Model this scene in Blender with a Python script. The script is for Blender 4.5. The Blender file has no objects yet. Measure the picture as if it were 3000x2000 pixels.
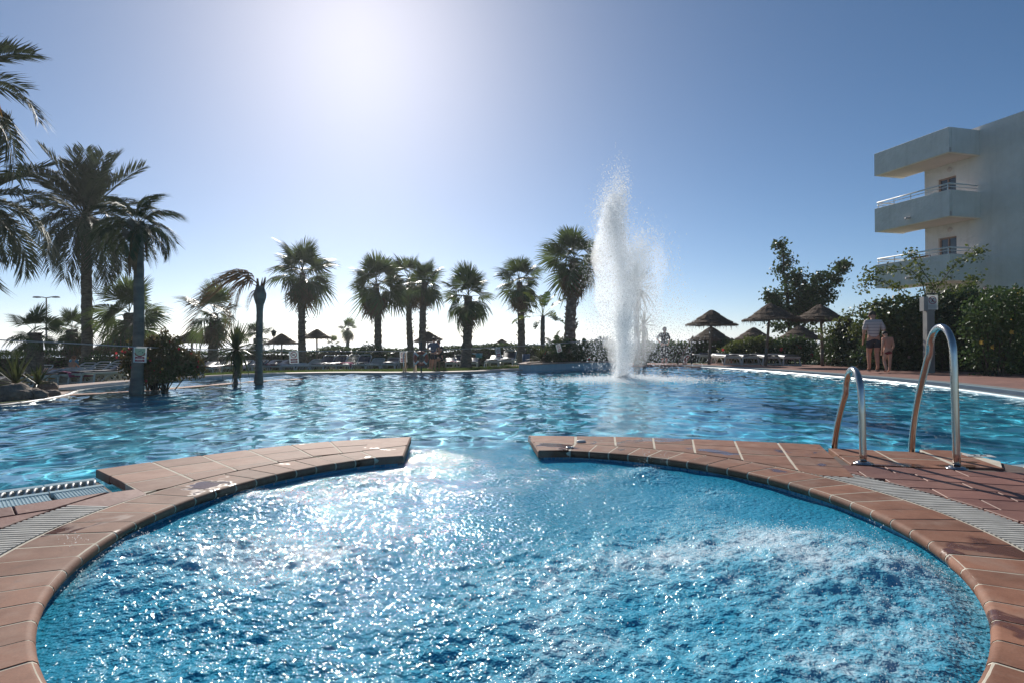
import bpy, bmesh, math, random
import numpy as np
from mathutils import Vector, Matrix, Euler

# ------------------------------------------------------------------ camera, sky, sun, exposure
SC = bpy.context.scene
COL = SC.collection
F_PX, ROLL, PITCH, CAM_H = 1690.0, -0.004, math.atan(10 / 1690.0), 0.78
cam_d = bpy.data.cameras.new("camera")
cam = bpy.data.objects.new("camera", cam_d)
COL.objects.link(cam)
cam_d.sensor_width = 36.0
cam_d.lens = 36.0 * F_PX / 3000.0
cam_d.clip_start, cam_d.clip_end = 0.05, 60000.0
_fw = Vector((0, math.cos(PITCH), math.sin(PITCH)))
_up0 = Vector((0, -math.sin(PITCH), math.cos(PITCH)))
_rt0 = Vector((1, 0, 0))
_rt = _rt0 * math.cos(ROLL) + _up0 * math.sin(ROLL)
_up = -_rt0 * math.sin(ROLL) + _up0 * math.cos(ROLL)
_m = Matrix((_rt, _up, -_fw)).transposed().to_4x4()
_m.translation = Vector((0, 0, CAM_H))
cam.matrix_world = _m
SC.camera = cam

SUN_AZ, SUN_EL = math.radians(-14.9), math.radians(30.0)   # azimuth from +Y, positive to the right
world = bpy.data.worlds.new("World")
SC.world = world
world.use_nodes = True
wn = world.node_tree
for n in list(wn.nodes):
    wn.nodes.remove(n)
sky = wn.nodes.new("ShaderNodeTexSky")
sky.sky_type = 'NISHITA'
sky.sun_disc = False
sky.sun_elevation = SUN_EL
sky.sun_rotation = SUN_AZ
sky.altitude = 0.0
sky.air_density = 0.6
sky.dust_density = 0.42
sky.ozone_density = 2.6
bg = wn.nodes.new("ShaderNodeBackground")
bg.inputs[1].default_value = 0.09
wo = wn.nodes.new("ShaderNodeOutputWorld")
hs = wn.nodes.new("ShaderNodeHueSaturation")
hs.inputs["Hue"].default_value = 0.494
hs.inputs["Saturation"].default_value = 1.14
wn.links.new(sky.outputs[0], hs.inputs["Color"])
wn.links.new(hs.outputs[0], bg.inputs[0])
wn.links.new(bg.outputs[0], wo.inputs[0])
sun_d = bpy.data.lights.new("sun", 'SUN')
sun_d.energy = 5.0
sun_d.angle = math.radians(0.53)
sun_d.color = (1.0, 0.95, 0.87)
sun = bpy.data.objects.new("sun", sun_d)
COL.objects.link(sun)
SUN_DIR = Vector((math.sin(SUN_AZ) * math.cos(SUN_EL), math.cos(SUN_AZ) * math.cos(SUN_EL), math.sin(SUN_EL)))
sun.rotation_euler = SUN_DIR.to_track_quat('Z', 'Y').to_euler()
sun.location = SUN_DIR * 60
SC.view_settings.view_transform = 'Standard'
SC.view_settings.look = 'None'
SC.view_settings.exposure = 0.1
SC.view_settings.gamma = 1.0
SC.cycles.use_denoising = True
SC.cycles.max_bounces = 12
SC.cycles.volume_bounces = 3
SC.cycles.diffuse_bounces = 5
SC.cycles.transparent_max_bounces = 48
SC.cycles.caustics_reflective = False
SC.cycles.caustics_refractive = True
SC.cycles.sample_clamp_indirect = 6.0

# ------------------------------------------------------------------ measuring helpers
def _ray(px, py):
    x, y = (px - 1500) / F_PX, -(py - 1000) / F_PX
    return _rt * x + _up * y + _fw


def G(px, py, z=0.0):
    """where the sight line of a photo point meets the level z"""
    d = _ray(px, py)
    t = (z - CAM_H) / d.z
    return Vector((d.x * t, d.y * t, z))


def D(px, py, Y):
    """the point of that sight line that lies Y metres out"""
    d = _ray(px, py)
    t = Y / d.y
    return Vector((d.x * t, Y, CAM_H + d.z * t))


WATER_Z = -0.070
POOL = [(-2.56, 3.53), (-2.87, 3.23), (-4.6, 1.5), (-7.2, 3.0), (-7.6, 6.0), (-7.33, 8.26), (-7.44, 9.11), (-7.72, 10.0),
        (-8.0, 10.5), (-8.23, 10.84), (-8.29, 11.68), (-8.31, 12.66), (-8.17, 14.18), (-7.65, 15.5), (-7.25, 16.25), (-6.7, 17.0), (-6.0, 17.3),
        (-5.0, 17.4), (-3.9, 17.1), (-2.5, 17.2), (-1.0, 17.7), (0.22, 19.1), (0.9, 19.6), (1.71, 20.6), (3.13, 21.3), (3.92, 22.0),
        (5.4, 22.4), (6.4, 21.9), (6.92, 20.82), (7.45, 19.1), (7.82, 17.2), (8.1, 14.9), (8.25, 13.0), (8.2, 11.3), (7.67, 8.66),
        (7.0, 6.5), (5.5, 4.4), (3.26, 3.80)]
SPA_C, SPA_R = (0.0, 2.64), 1.68


def in_poly(X, Y, poly):
    X, Y = np.asarray(X, float), np.asarray(Y, float)
    ins = np.zeros(X.shape, bool)
    n = len(poly)
    for i in range(n):
        x0, y0 = poly[i]
        x1, y1 = poly[(i + 1) % n]
        c = ((y0 > Y) != (y1 > Y))
        with np.errstate(divide='ignore', invalid='ignore'):
            xx = (x1 - x0) * (Y - y0) / (y1 - y0 + 1e-12) + x0
        ins ^= c & (X < xx)
    return ins


_PX = [-600, 0, 217, 390, 560, 750, 1100, 1400, 1520, 1750, 1980, 2070, 4000]
_YS = [7.0, 8.8, 11.0, 13.0, 15.0, 16.6, 17.2, 18.0, 20.0, 22.0, 23.0, 23.5, 24.0]
_SL = [0.058, 0.056, 0.055, 0.052, 0.050, 0.042, 0.036, 0.032, 0.026, 0.018, 0.010, 0.004, 0.0]


def ground_z(X, Y):
    """lawn level: flat by the terrace on the right, falling gently to the sea behind the far bank"""
    X, Y = np.asarray(X, float), np.asarray(Y, float)
    p = 1500 + 1690 * X / np.maximum(Y, 2.0)
    ys, sl = np.interp(p, _PX, _YS), np.interp(p, _PX, _SL)
    d = np.maximum(0, Y - ys - 0.8)
    z = -0.045 - np.minimum(sl * d, 1.5)
    far = np.maximum(0, Y - 48)
    return z - np.minimum(far * 0.16, 8.0)


def gz(x, y):
    return float(ground_z(x, y))


# ------------------------------------------------------------------ object helpers
def thing(name, label, cat, loc=(0, 0, 0), rotz=0.0, group=None):
    o = bpy.data.objects.new(name, None)
    COL.objects.link(o)
    o.empty_display_size = 0.1
    o.location = loc
    o.rotation_euler = (0, 0, rotz)
    tag(o, label, cat, group)
    return o


def tag(o, label=None, cat=None, group=None, kind=None):
    if label:
        o["label"] = label
    if cat:
        o["category"] = cat
    if group:
        o["group"] = group
    if kind:
        o["kind"] = kind
    return o


def link(name, me, parent=None, mat=None, loc=None, rot=None, scale=None):
    o = bpy.data.objects.new(name, me)
    COL.objects.link(o)
    if mat is not None and len(me.materials) == 0:
        me.materials.append(mat)
    if parent is not None:
        o.parent = parent
    if loc is not None:
        o.location = loc
    if rot is not None:
        o.rotation_euler = rot
    if scale is not None:
        o.scale = scale if not isinstance(scale, (int, float)) else (scale,) * 3
    return o


def copy_tree(o, parent=None):
    c = o.copy()
    COL.objects.link(c)
    c.parent = parent
    for ch in o.children:
        copy_tree(ch, c)
    return c


def np_mesh(name, V, F, smooth=False):
    """V (n,3), F (m,k) with k = 3 or 4"""
    V, F = np.asarray(V, np.float32), np.asarray(F, np.int32)
    k = F.shape[1]
    me = bpy.data.meshes.new(name)
    me.vertices.add(len(V))
    me.vertices.foreach_set("co", V.ravel())
    me.loops.add(F.size)
    me.loops.foreach_set("vertex_index", F.ravel())
    me.polygons.add(len(F))
    me.polygons.foreach_set("loop_start", (np.arange(len(F)) * k).astype(np.int32))
    me.update(calc_edges=True)
    if smooth:
        me.polygons.foreach_set("use_smooth", np.ones(len(F), bool))
    return me


class MB:
    """collects simple shapes into one mesh"""

    def __init__(self):
        self.v, self.f = [], []

    def add(self, vs, fs):
        b = len(self.v)
        self.v += [tuple(p) for p in vs]
        self.f += [tuple(i + b for i in f) for f in fs]
        return self

    def box(self, c, s, rz=0.0, rx=0.0, ry=0.0, taper=1.0):
        hx, hy, hz = s[0] / 2, s[1] / 2, s[2] / 2
        R = Euler((rx, ry, rz)).to_matrix()
        pts = []
        for z, k in ((-hz, 1.0), (hz, taper)):
            for x, y in ((-hx, -hy), (hx, -hy), (hx, hy), (-hx, hy)):
                pts.append(R @ Vector((x * k, y * k, z)) + Vector(c))
        return self.add(pts, [(3, 2, 1, 0), (4, 5, 6, 7), (0, 1, 5, 4), (1, 2, 6, 5), (2, 3, 7, 6), (3, 0, 4, 7)])

    def tube(self, pts, rad, n=8, cap=True, flat=1.0):
        pts = [Vector(p) for p in pts]
        if not hasattr(rad, '__len__'):
            rad = [rad] * len(pts)
        vs, fs = [], []
        ref = None
        for i, p in enumerate(pts):
            t = (pts[min(i + 1, len(pts) - 1)] - pts[max(i - 1, 0)])
            t.normalize()
            if ref is None:
                ref = Vector((1, 0, 0)) if abs(t.x) < 0.9 else Vector((0, 1, 0))
            a = (ref - t * ref.dot(t)).normalized()
            ref = a
            b = t.cross(a)
            for j in range(n):
                an = 2 * math.pi * j / n
                vs.append(p + (a * math.cos(an) + b * math.sin(an) * flat) * rad[i])
        for i in range(len(pts) - 1):
            for j in range(n):
                k = (j + 1) % n
                fs.append((i * n + j, i * n + k, (i + 1) * n + k, (i + 1) * n + j))
        if cap:
            fs.append(tuple(range(n - 1, -1, -1)))
            fs.append(tuple((len(pts) - 1) * n + j for j in range(n)))
        return self.add(vs, fs)

    def lathe(self, prof, n=16, c=(0, 0, 0)):
        vs, fs = [], []
        for r, z in prof:
            for j in range(n):
                an = 2 * math.pi * j / n
                vs.append((c[0] + r * math.cos(an), c[1] + r * math.sin(an), c[2] + z))
        for i in range(len(prof) - 1):
            for j in range(n):
                k = (j + 1) % n
                fs.append((i * n + j, i * n + k, (i + 1) * n + k, (i + 1) * n + j))
        return self.add(vs, fs)

    def prism(self, poly, z0, z1, cham=0.0):
        """upright prism over a polygon, its upper edge chamfered"""
        n = len(poly)
        ar = sum(poly[i][0] * poly[(i + 1) % n][1] - poly[(i + 1) % n][0] * poly[i][1] for i in range(n))
        if ar < 0:
            poly = poly[::-1]
        P = [Vector((p[0], p[1])) for p in poly]
        rings = [[(p.x, p.y, z0) for p in P], [(p.x, p.y, z1 - cham) for p in P]]
        if cham > 0:
            top = []
            for i in range(n):
                e0 = (P[i] - P[i - 1]).normalized()
                e1 = (P[(i + 1) % n] - P[i]).normalized()
                n0, n1 = Vector((-e0.y, e0.x)), Vector((-e1.y, e1.x))
                b = n0 + n1
                k = 1.0 / max(0.35, 1 + n0.dot(n1))
                q = P[i] + b * (k * cham)
                top.append((q.x, q.y, z1))
            rings.append(top)
        vs = [p for r in rings for p in r]
        fs = []
        for r in range(len(rings) - 1):
            for i in range(n):
                j = (i + 1) % n
                fs.append((r * n + i, r * n + j, (r + 1) * n + j, (r + 1) * n + i))
        fs.append(tuple((len(rings) - 1) * n + i for i in range(n)))
        fs.append(tuple(range(n - 1, -1, -1)))
        return self.add(vs, fs)

    def mesh(self, name, smooth=False):
        me = bpy.data.meshes.new(name)
        me.from_pydata(self.v, [], self.f)
        me.update()
        if smooth:
            me.polygons.foreach_set("use_smooth", np.ones(len(me.polygons), bool))
        return me

    def obj(self, name, mat, parent=None, smooth=False, loc=None, rot=None):
        return link(name, self.mesh(name, smooth), parent, mat, loc, rot)


def vnoise(X, Y, seed=0):
    """smooth value noise in 0..1"""
    xi, yi = np.floor(X).astype(np.int64), np.floor(Y).astype(np.int64)
    fx, fy = X - xi, Y - yi
    fx, fy = fx * fx * (3 - 2 * fx), fy * fy * (3 - 2 * fy)

    def h(a, b):
        n = (a * 374761393 + b * 668265263 + seed * 1442695041) & 0x7fffffff
        n = ((n ^ (n >> 13)) * 1274126177) & 0x7fffffff
        return ((n ^ (n >> 16)) & 0xffff) / 65535.0
    a, b, c, d = h(xi, yi), h(xi + 1, yi), h(xi, yi + 1), h(xi + 1, yi + 1)
    return (a * (1 - fx) + b * fx) * (1 - fy) + (c * (1 - fx) + d * fx) * fy


def fbm(X, Y, seed=0, octv=4, gain=0.5):
    s, a, t = 0.0, 1.0, 0.0
    for i in range(octv):
        s = s + a * vnoise(X * 2 ** i + 17.3 * i, Y * 2 ** i - 9.1 * i, seed + i)
        t += a
        a *= gain
    return s / t


# ------------------------------------------------------------------ materials
def nodes(name):
    m = bpy.data.materials.new(name)
    m.use_nodes = True
    nt = m.node_tree
    nt.nodes.clear()
    out = nt.nodes.new("ShaderNodeOutputMaterial")
    return m, nt, out


def N(nt, typ, **kw):
    n = nt.nodes.new("ShaderNode" + typ)
    for k, v in kw.items():
        if k in n.inputs:
            n.inputs[k].default_value = v
        else:
            setattr(n, k, v)
    return n


def ramp(nt, fac, stops):
    r = N(nt, "ValToRGB")
    el = r.color_ramp.elements
    while len(el) < len(stops):
        el.new(0.5)
    for e, (p, c) in zip(el, stops):
        e.position = p
        e.color = c if len(c) == 4 else (*c, 1)
    nt.links.new(fac, r.inputs[0])
    return r.outputs[0]


def mixc(nt, fac, a, b):
    m = N(nt, "Mix", data_type='RGBA')
    for sock, v in ((m.inputs[0], fac), (m.inputs[6], a), (m.inputs[7], b)):
        if isinstance(v, (int, float)):
            sock.default_value = v
        elif isinstance(v, tuple):
            sock.default_value = v if len(v) == 4 else (*v, 1)
        else:
            nt.links.new(v, sock)
    return m.outputs[2]


def bump(nt, h, strength, dist=0.02):
    b = N(nt, "Bump")
    b.inputs["Strength"].default_value = strength
    b.inputs["Distance"].default_value = dist
    nt.links.new(h, b.inputs["Height"])
    return b.outputs[0]


def noise(nt, scale, detail=3.0, coord='Object', rough=0.55, dist=0.0, sc=None):
    tc = N(nt, "TexCoord")
    src = tc.outputs[coord]
    if coord == 'Object' and sc is None:
        pass
    if sc is not None:
        mp = N(nt, "Mapping")
        mp.inputs["Scale"].default_value = sc
        nt.links.new(src, mp.inputs[0])
        src = mp.outputs[0]
    n = N(nt, "TexNoise")
    n.inputs["Scale"].default_value = scale
    n.inputs["Detail"].default_value = detail
    n.inputs["Roughness"].default_value = rough
    n.inputs["Distortion"].default_value = dist
    nt.links.new(src, n.inputs["Vector"])
    return n.outputs["Fac"]


def pmat(name, c1, c2=None, scale=4.0, rough=0.6, bmp=None, metal=0.0, spec=0.4, vary=0.0, sc=None, coord='Object', transl=0.0, detail=3.0):
    """Principled surface, two colours broken by noise, optional relief, per-object tone and leaf translucency"""
    m, nt, out = nodes(name)
    p = N(nt, "BsdfPrincipled")
    p.inputs["Roughness"].default_value = rough
    p.inputs["Metallic"].default_value = metal
    p.inputs["Specular IOR Level"].default_value = spec
    col = None
    if c2 is not None:
        f = noise(nt, scale, detail, coord, sc=sc)
        col = ramp(nt, f, [(0.32, c1), (0.68, c2)])
    if vary:
        oi = N(nt, "ObjectInfo")
        hsv = N(nt, "HueSaturation")
        mr = N(nt, "MapRange")
        mr.inputs[3].default_value = 1 - vary
        mr.inputs[4].default_value = 1 + vary
        nt.links.new(oi.outputs["Random"], mr.inputs[0])
        nt.links.new(mr.outputs[0], hsv.inputs["Value"])
        if col is None:
            hsv.inputs["Color"].default_value = (*c1, 1)
        else:
            nt.links.new(col, hsv.inputs["Color"])
        col = hsv.outputs[0]
    if col is None:
        p.inputs["Base Color"].default_value = (*c1, 1)
    else:
        nt.links.new(col, p.inputs["Base Color"])
    if bmp:
        nt.links.new(bump(nt, noise(nt, bmp[0], 4.0, coord, sc=sc), bmp[1], bmp[2] if len(bmp) > 2 else 0.02), p.inputs["Normal"])
    if transl:
        t = N(nt, "BsdfTranslucent")
        if col is None:
            t.inputs[0].default_value = (*c1, 1)
        else:
            nt.links.new(col, t.inputs[0])
        mx = N(nt, "MixShader")
        mx.inputs[0].default_value = transl
        nt.links.new(p.outputs[0], mx.inputs[1])
        nt.links.new(t.outputs[0], mx.inputs[2])
        nt.links.new(mx.outputs[0], out.inputs[0])
    else:
        nt.links.new(p.outputs[0], out.inputs[0])
    return m


def coping_mat(name, dry1, dry2, wet, wet_lo, wet_hi, dry_rough=0.55):
    """clay tile with splashed wet patches that are darker and glossy"""
    m, nt, out = nodes(name)
    p = N(nt, "BsdfPrincipled")
    base = ramp(nt, noise(nt, 9.0, 5.0), [(0.3, dry1), (0.7, dry2)])
    speck = ramp(nt, noise(nt, 160.0, 2.0), [(0.35, (0.8, 0.8, 0.8)), (0.7, (1.1, 1.1, 1.1))])
    mul = N(nt, "Mix", data_type='RGBA', blend_type='MULTIPLY')
    mul.inputs[0].default_value = 0.7
    nt.links.new(base, mul.inputs[6])
    nt.links.new(speck, mul.inputs[7])
    oi = N(nt, "ObjectInfo")
    hsv = N(nt, "HueSaturation")
    mr = N(nt, "MapRange")
    mr.inputs[3].default_value, mr.inputs[4].default_value = 0.82, 1.18
    nt.links.new(oi.outputs["Random"], mr.inputs[0])
    nt.links.new(mr.outputs[0], hsv.inputs["Value"])
    nt.links.new(mul.outputs[2], hsv.inputs["Color"])
    wetf = ramp(nt, noise(nt, 2.6, 4.0, dist=0.6), [(wet_lo, (0, 0, 0)), (wet_hi, (1, 1, 1))])
    lime = ramp(nt, noise(nt, 3.3, 7.0, rough=0.7), [(0.50, (0, 0, 0)), (0.78, (0.45, 0.45, 0.45))])
    aged = mixc(nt, lime, hsv.outputs[0], (0.40, 0.32, 0.26))
    dirt = ramp(nt, noise(nt, 7.0, 6.0, rough=0.7), [(0.60, (0, 0, 0)), (0.80, (0.5, 0.5, 0.5))])
    aged = mixc(nt, dirt, aged, (0.07, 0.045, 0.032))
    nt.links.new(mixc(nt, wetf, aged, wet), p.inputs["Base Color"])
    rr = N(nt, "MapRange")
    rr.inputs[3].default_value, rr.inputs[4].default_value = dry_rough, 0.17
    p.inputs["Specular IOR Level"].default_value = 0.35
    nt.links.new(wetf, rr.inputs[0])
    nt.links.new(rr.outputs[0], p.inputs["Roughness"])
    nt.links.new(bump(nt, noise(nt, 70.0, 3.0), 0.12, 0.004), p.inputs["Normal"])
    nt.links.new(p.outputs[0], out.inputs[0])
    return m


def mosaic_mat(name, cols, size=0.03, grout=(0.35, 0.45, 0.48), rough=0.25):
    """small square glass tiles of mixed tones (far below what can be told apart)"""
    m, nt, out = nodes(name)
    p = N(nt, "BsdfPrincipled")
    geo = N(nt, "NewGeometry")
    sep = N(nt, "SeparateXYZ")
    nt.links.new(geo.outputs["Position"], sep.inputs[0])
    # wall tiles are laid along x+y and up z; floor tiles along x and y
    ab = N(nt, "SeparateXYZ")
    nt.links.new(geo.outputs["True Normal"], ab.inputs[0])
    az = N(nt, "Math", operation='ABSOLUTE')
    nt.links.new(ab.outputs[2], az.inputs[0])
    gt = N(nt, "Math", operation='GREATER_THAN')
    gt.inputs[1].default_value = 0.7
    nt.links.new(az.outputs[0], gt.inputs[0])
    s = N(nt, "Math", operation='SUBTRACT')
    nt.links.new(sep.outputs[0], s.inputs[0])
    nt.links.new(sep.outputs[1], s.inputs[1])
    c1 = N(nt, "CombineXYZ")
    nt.links.new(s.outputs[0], c1.inputs[0])
    nt.links.new(sep.outputs[2], c1.inputs[1])
    c2 = N(nt, "CombineXYZ")
    nt.links.new(sep.outputs[0], c2.inputs[0])
    nt.links.new(sep.outputs[1], c2.inputs[1])
    mv = N(nt, "Mix", data_type='VECTOR')
    nt.links.new(gt.outputs[0], mv.inputs[0])
    nt.links.new(c1.outputs[0], mv.inputs[4])
    nt.links.new(c2.outputs[0], mv.inputs[5])
    b = N(nt, "TexBrick", offset=0.0)
    b.inputs["Scale"].default_value = 1.0
    b.inputs["Brick Width"].default_value = size
    b.inputs["Row Height"].default_value = size
    b.inputs["Mortar Size"].default_value = size * 0.05
    b.inputs["Color1"].default_value = (0, 0, 0, 1)
    b.inputs["Color2"].default_value = (1, 1, 1, 1)
    b.inputs["Mortar"].default_value = (0.5, 0.5, 0.5, 1)
    nt.links.new(mv.outputs[1], b.inputs["Vector"])
    k = len(cols)
    col = ramp(nt, b.outputs["Color"], [(i / (k - 1), c) for i, c in enumerate(cols)])
    nt.links.new(mixc(nt, b.outputs["Fac"], col, grout), p.inputs["Base Color"])
    p.inputs["Roughness"].default_value = rough
    nt.links.new(p.outputs[0], out.inputs[0])
    return m


def water_mat(name, tint, bscale=9.0, bstr=0.25, ior=1.33):
    m, nt, out = nodes(name)
    g = N(nt, "BsdfGlass")
    g.inputs["Color"].default_value = (*tint, 1)
    g.inputs["IOR"].default_value = ior
    g.inputs["Roughness"].default_value = 0.02
    nt.links.new(g.outputs[0], out.inputs[0])
    return m


M = {}
M['coping'] = coping_mat('clay_coping', (0.175, 0.068, 0.036), (0.275, 0.125, 0.075), (0.115, 0.042, 0.018), 0.57, 0.61, 0.74)
M['coping_dry_sheen'] = coping_mat('clay_coping_dry_sheen', (0.24, 0.115, 0.075), (0.34, 0.19, 0.135), (0.14, 0.06, 0.035), 0.66, 0.70, 0.75)  # drier clay, its paler pink is the sun's sheen put into the colour
M['grout'] = pmat('cream_grout', (0.62, 0.56, 0.46), (0.50, 0.44, 0.34), 14, 0.85, (60, 0.3, 0.004))
M['slab'] = pmat('red_sandstone', (0.16, 0.068, 0.052), (0.25, 0.12, 0.09), 3.0, 0.6, (18, 0.35, 0.01), vary=0.22)
M['mortar'] = pmat('dark_mortar', (0.10, 0.07, 0.06), (0.16, 0.12, 0.10), 20, 0.9)
M['grate'] = pmat('grey_white_grate', (0.60, 0.58, 0.53), (0.46, 0.44, 0.40), 12, 0.45)
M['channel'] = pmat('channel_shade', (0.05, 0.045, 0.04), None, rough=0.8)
M['white_grate'] = pmat('white_grate', (0.60, 0.60, 0.56), (0.48, 0.48, 0.45), 6, 0.7)
M['pale_blue'] = pmat('pale_blue_tile', (0.33, 0.46, 0.52), (0.42, 0.54, 0.58), 8, 0.28, vary=0.06)
M['mosaic'] = mosaic_mat('blue_mosaic', [(0.09, 0.32, 0.48), (0.18, 0.48, 0.62), (0.05, 0.22, 0.40), (0.15, 0.42, 0.56)], 0.025)
M['floor_mosaic'] = mosaic_mat('pool_floor_mosaic', [(0.075, 0.60, 0.82), (0.095, 0.66, 0.86), (0.062, 0.55, 0.79), (0.085, 0.63, 0.84)], 0.05, (0.18, 0.64, 0.8), 0.4)
M['water'] = water_mat('pool_water', (0.86, 0.97, 1.0), ior=1.28)
M['steel'] = pmat('brushed_steel', (0.60, 0.57, 0.53), (0.48, 0.44, 0.40), 3, 0.17, metal=1.0, sc=(60, 60, 1))
M['white_plastic'] = pmat('white_plastic', (0.68, 0.66, 0.62), (0.58, 0.56, 0.52), 5, 0.4)
M['navy'] = pmat('navy_fabric', (0.009, 0.012, 0.024), (0.018, 0.022, 0.04), 7, 0.35, (90, 0.2, 0.004))
M['thatch'] = pmat('thatch', (0.075, 0.048, 0.032), (0.17, 0.12, 0.085), 26, 0.95, (70, 0.8, 0.02), transl=0.12)
M['wood'] = pmat('weathered_wood', (0.16, 0.11, 0.075), (0.26, 0.19, 0.14), 5, 0.8, (40, 0.4, 0.006), sc=(6, 6, 1))
M['trunk'] = pmat('palm_trunk', (0.11, 0.085, 0.065), (0.25, 0.20, 0.16), 6, 0.95, (22, 1.0, 0.04), sc=(1, 1, 2.5))
M['trunk_smooth'] = pmat('palm_trunk_grey', (0.11, 0.10, 0.088), (0.22, 0.195, 0.165), 2.0, 0.9, (14, 0.6, 0.02), sc=(1, 1, 3))
M['frond'] = pmat('palm_frond', (0.070, 0.105, 0.036), (0.13, 0.165, 0.055), 3, 0.40, vary=0.25, spec=0.45, transl=0.42)
M['frond_date'] = pmat('date_frond', (0.050, 0.068, 0.038), (0.085, 0.105, 0.055), 3, 0.6, vary=0.2, spec=0.15, transl=0.25)
M['frond_dead'] = pmat('dead_frond', (0.13, 0.075, 0.04), (0.24, 0.15, 0.085), 5, 0.8, vary=0.25, transl=0.2)
M['hedge'] = pmat('hedge_leaf', (0.045, 0.085, 0.022), (0.10, 0.15, 0.04), 1.6, 0.45, transl=0.28, detail=5)
M['leaf_dark'] = pmat('dark_leaf', (0.032, 0.060, 0.022), (0.075, 0.115, 0.036), 2.2, 0.40, transl=0.25, detail=5)
M['leaf_tree'] = pmat('tree_leaf', (0.045, 0.080, 0.026), (0.095, 0.135, 0.042), 1.8, 0.36, transl=0.30, detail=5)
M['leaf_bright'] = pmat('yellow_green_leaf', (0.075, 0.105, 0.022), (0.15, 0.17, 0.04), 4, 0.42, transl=0.40)
M['leaf_red'] = pmat('bush_leaf', (0.10, 0.13, 0.036), (0.20, 0.115, 0.055), 5.0, 0.42, transl=0.32, detail=4)
M['leaf_yucca'] = pmat('yucca_blade', (0.040, 0.060, 0.022), (0.10, 0.11, 0.035), 3, 0.36, vary=0.2, transl=0.25)
M['twig'] = pmat('dark_twig', (0.045, 0.034, 0.024), (0.09, 0.07, 0.05), 8, 0.9)
M['flower_red'] = pmat('red_petal', (0.50, 0.035, 0.045), (0.62, 0.08, 0.09), 9, 0.6, transl=0.35)
M['flower_yellow'] = pmat('yellow_petal', (0.62, 0.36, 0.05), (0.72, 0.48, 0.12), 9, 0.6, transl=0.35)
M['flower_pink'] = pmat('pale_pink_petal', (0.55, 0.38, 0.36), (0.62, 0.50, 0.46), 9, 0.6, transl=0.35)
M['grass'] = pmat('lawn', (0.045, 0.080, 0.018), (0.10, 0.14, 0.032), 2.2, 0.9, (40, 0.8, 0.03), detail=6)
M['blade'] = pmat('grass_blade', (0.06, 0.10, 0.02), (0.13, 0.17, 0.04), 3, 0.6, transl=0.4)
M['soil'] = pmat('soil', (0.05, 0.034, 0.024), (0.09, 0.064, 0.045), 8, 0.95, (30, 0.8, 0.02))
M['rock'] = pmat('tan_rock', (0.14, 0.105, 0.08), (0.30, 0.235, 0.185), 4, 0.92, (9, 1.0, 0.05), detail=8)
def plaster_mat():
    """white trowelled render with rain streaks and faint patches"""
    m, nt, out = nodes('white_plaster')
    p = N(nt, "BsdfPrincipled")
    base = ramp(nt, noise(nt, 1.1, 6.0), [(0.3, (0.68, 0.645, 0.60)), (0.7, (0.79, 0.755, 0.71))])
    st = ramp(nt, noise(nt, 2.0, 5.0, sc=(1.6, 1.6, 0.10)), [(0.52, (1, 1, 1)), (0.80, (0.74, 0.72, 0.69))])
    mul = N(nt, "Mix", data_type='RGBA', blend_type='MULTIPLY')
    mul.inputs[0].default_value = 0.5
    nt.links.new(base, mul.inputs[6])
    nt.links.new(st, mul.inputs[7])
    nt.links.new(mul.outputs[2], p.inputs["Base Color"])
    p.inputs["Roughness"].default_value = 0.9
    nt.links.new(bump(nt, noise(nt, 4.5, 5.0), 1.0, 0.06), p.inputs["Normal"])
    nt.links.new(p.outputs[0], out.inputs[0])
    return m


M['plaster'] = plaster_mat()
M['concrete'] = pmat('grey_concrete', (0.26, 0.25, 0.235), (0.34, 0.33, 0.31), 3, 0.9, (25, 0.3, 0.01))
M['soffit'] = pmat('pinkish_wall', (0.62, 0.54, 0.51), (0.56, 0.49, 0.465), 1.0, 0.9, (9, 0.3, 0.02))
M['glass'] = pmat('window_glass', (0.045, 0.05, 0.055), None, rough=0.05, spec=0.8)
M['curtain'] = pmat('curtain', (0.40, 0.38, 0.36), (0.30, 0.28, 0.27), 6, 0.9, sc=(12, 12, 0.3))
M['brown_frame'] = pmat('pale_wood_frame', (0.36, 0.24, 0.19), (0.30, 0.20, 0.16), 7, 0.6)
M['white_paint'] = pmat('white_paint', (0.74, 0.74, 0.73), None, rough=0.35)
M['dark_metal'] = pmat('dark_metal', (0.045, 0.05, 0.055), (0.07, 0.075, 0.08), 8, 0.45, metal=0.4)
M['rope'] = pmat('rope', (0.44, 0.45, 0.45), (0.34, 0.35, 0.36), 40, 0.7)
M['sign_white'] = pmat('sign_board', (0.80, 0.80, 0.78), None, rough=0.35, transl=0.4)
M['sign_red'] = pmat('sign_red', (0.38, 0.03, 0.06), None, rough=0.4)
M['sign_ink'] = pmat('sign_ink', (0.025, 0.025, 0.04), None, rough=0.5)
M['sign_green'] = pmat('sign_pale_green', (0.50, 0.56, 0.36), (0.60, 0.58, 0.36), 20, 0.4)
M['sign_grey'] = pmat('sign_grey_print', (0.42, 0.42, 0.42), None, rough=0.5)
M['orange'] = pmat('orange_ring', (0.42, 0.10, 0.05), (0.34, 0.08, 0.045), 5, 0.5)
M['turquoise'] = pmat('turquoise_plastic', (0.10, 0.36, 0.46), (0.08, 0.30, 0.40), 5, 0.4)
M['blue_plastic'] = pmat('blue_plastic', (0.05, 0.11, 0.20), None, rough=0.45)
M['skin'] = pmat('skin', (0.44, 0.22, 0.145), (0.50, 0.265, 0.18), 12, 0.5)
M['skin_light'] = pmat('fair_skin', (0.55, 0.30, 0.20), (0.60, 0.34, 0.235), 12, 0.5)
M['hair'] = pmat('dark_hair', (0.02, 0.016, 0.013), (0.035, 0.027, 0.02), 40, 0.6)
M['hair_red'] = pmat('copper_hair', (0.30, 0.10, 0.04), (0.22, 0.07, 0.03), 40, 0.55)
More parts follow.
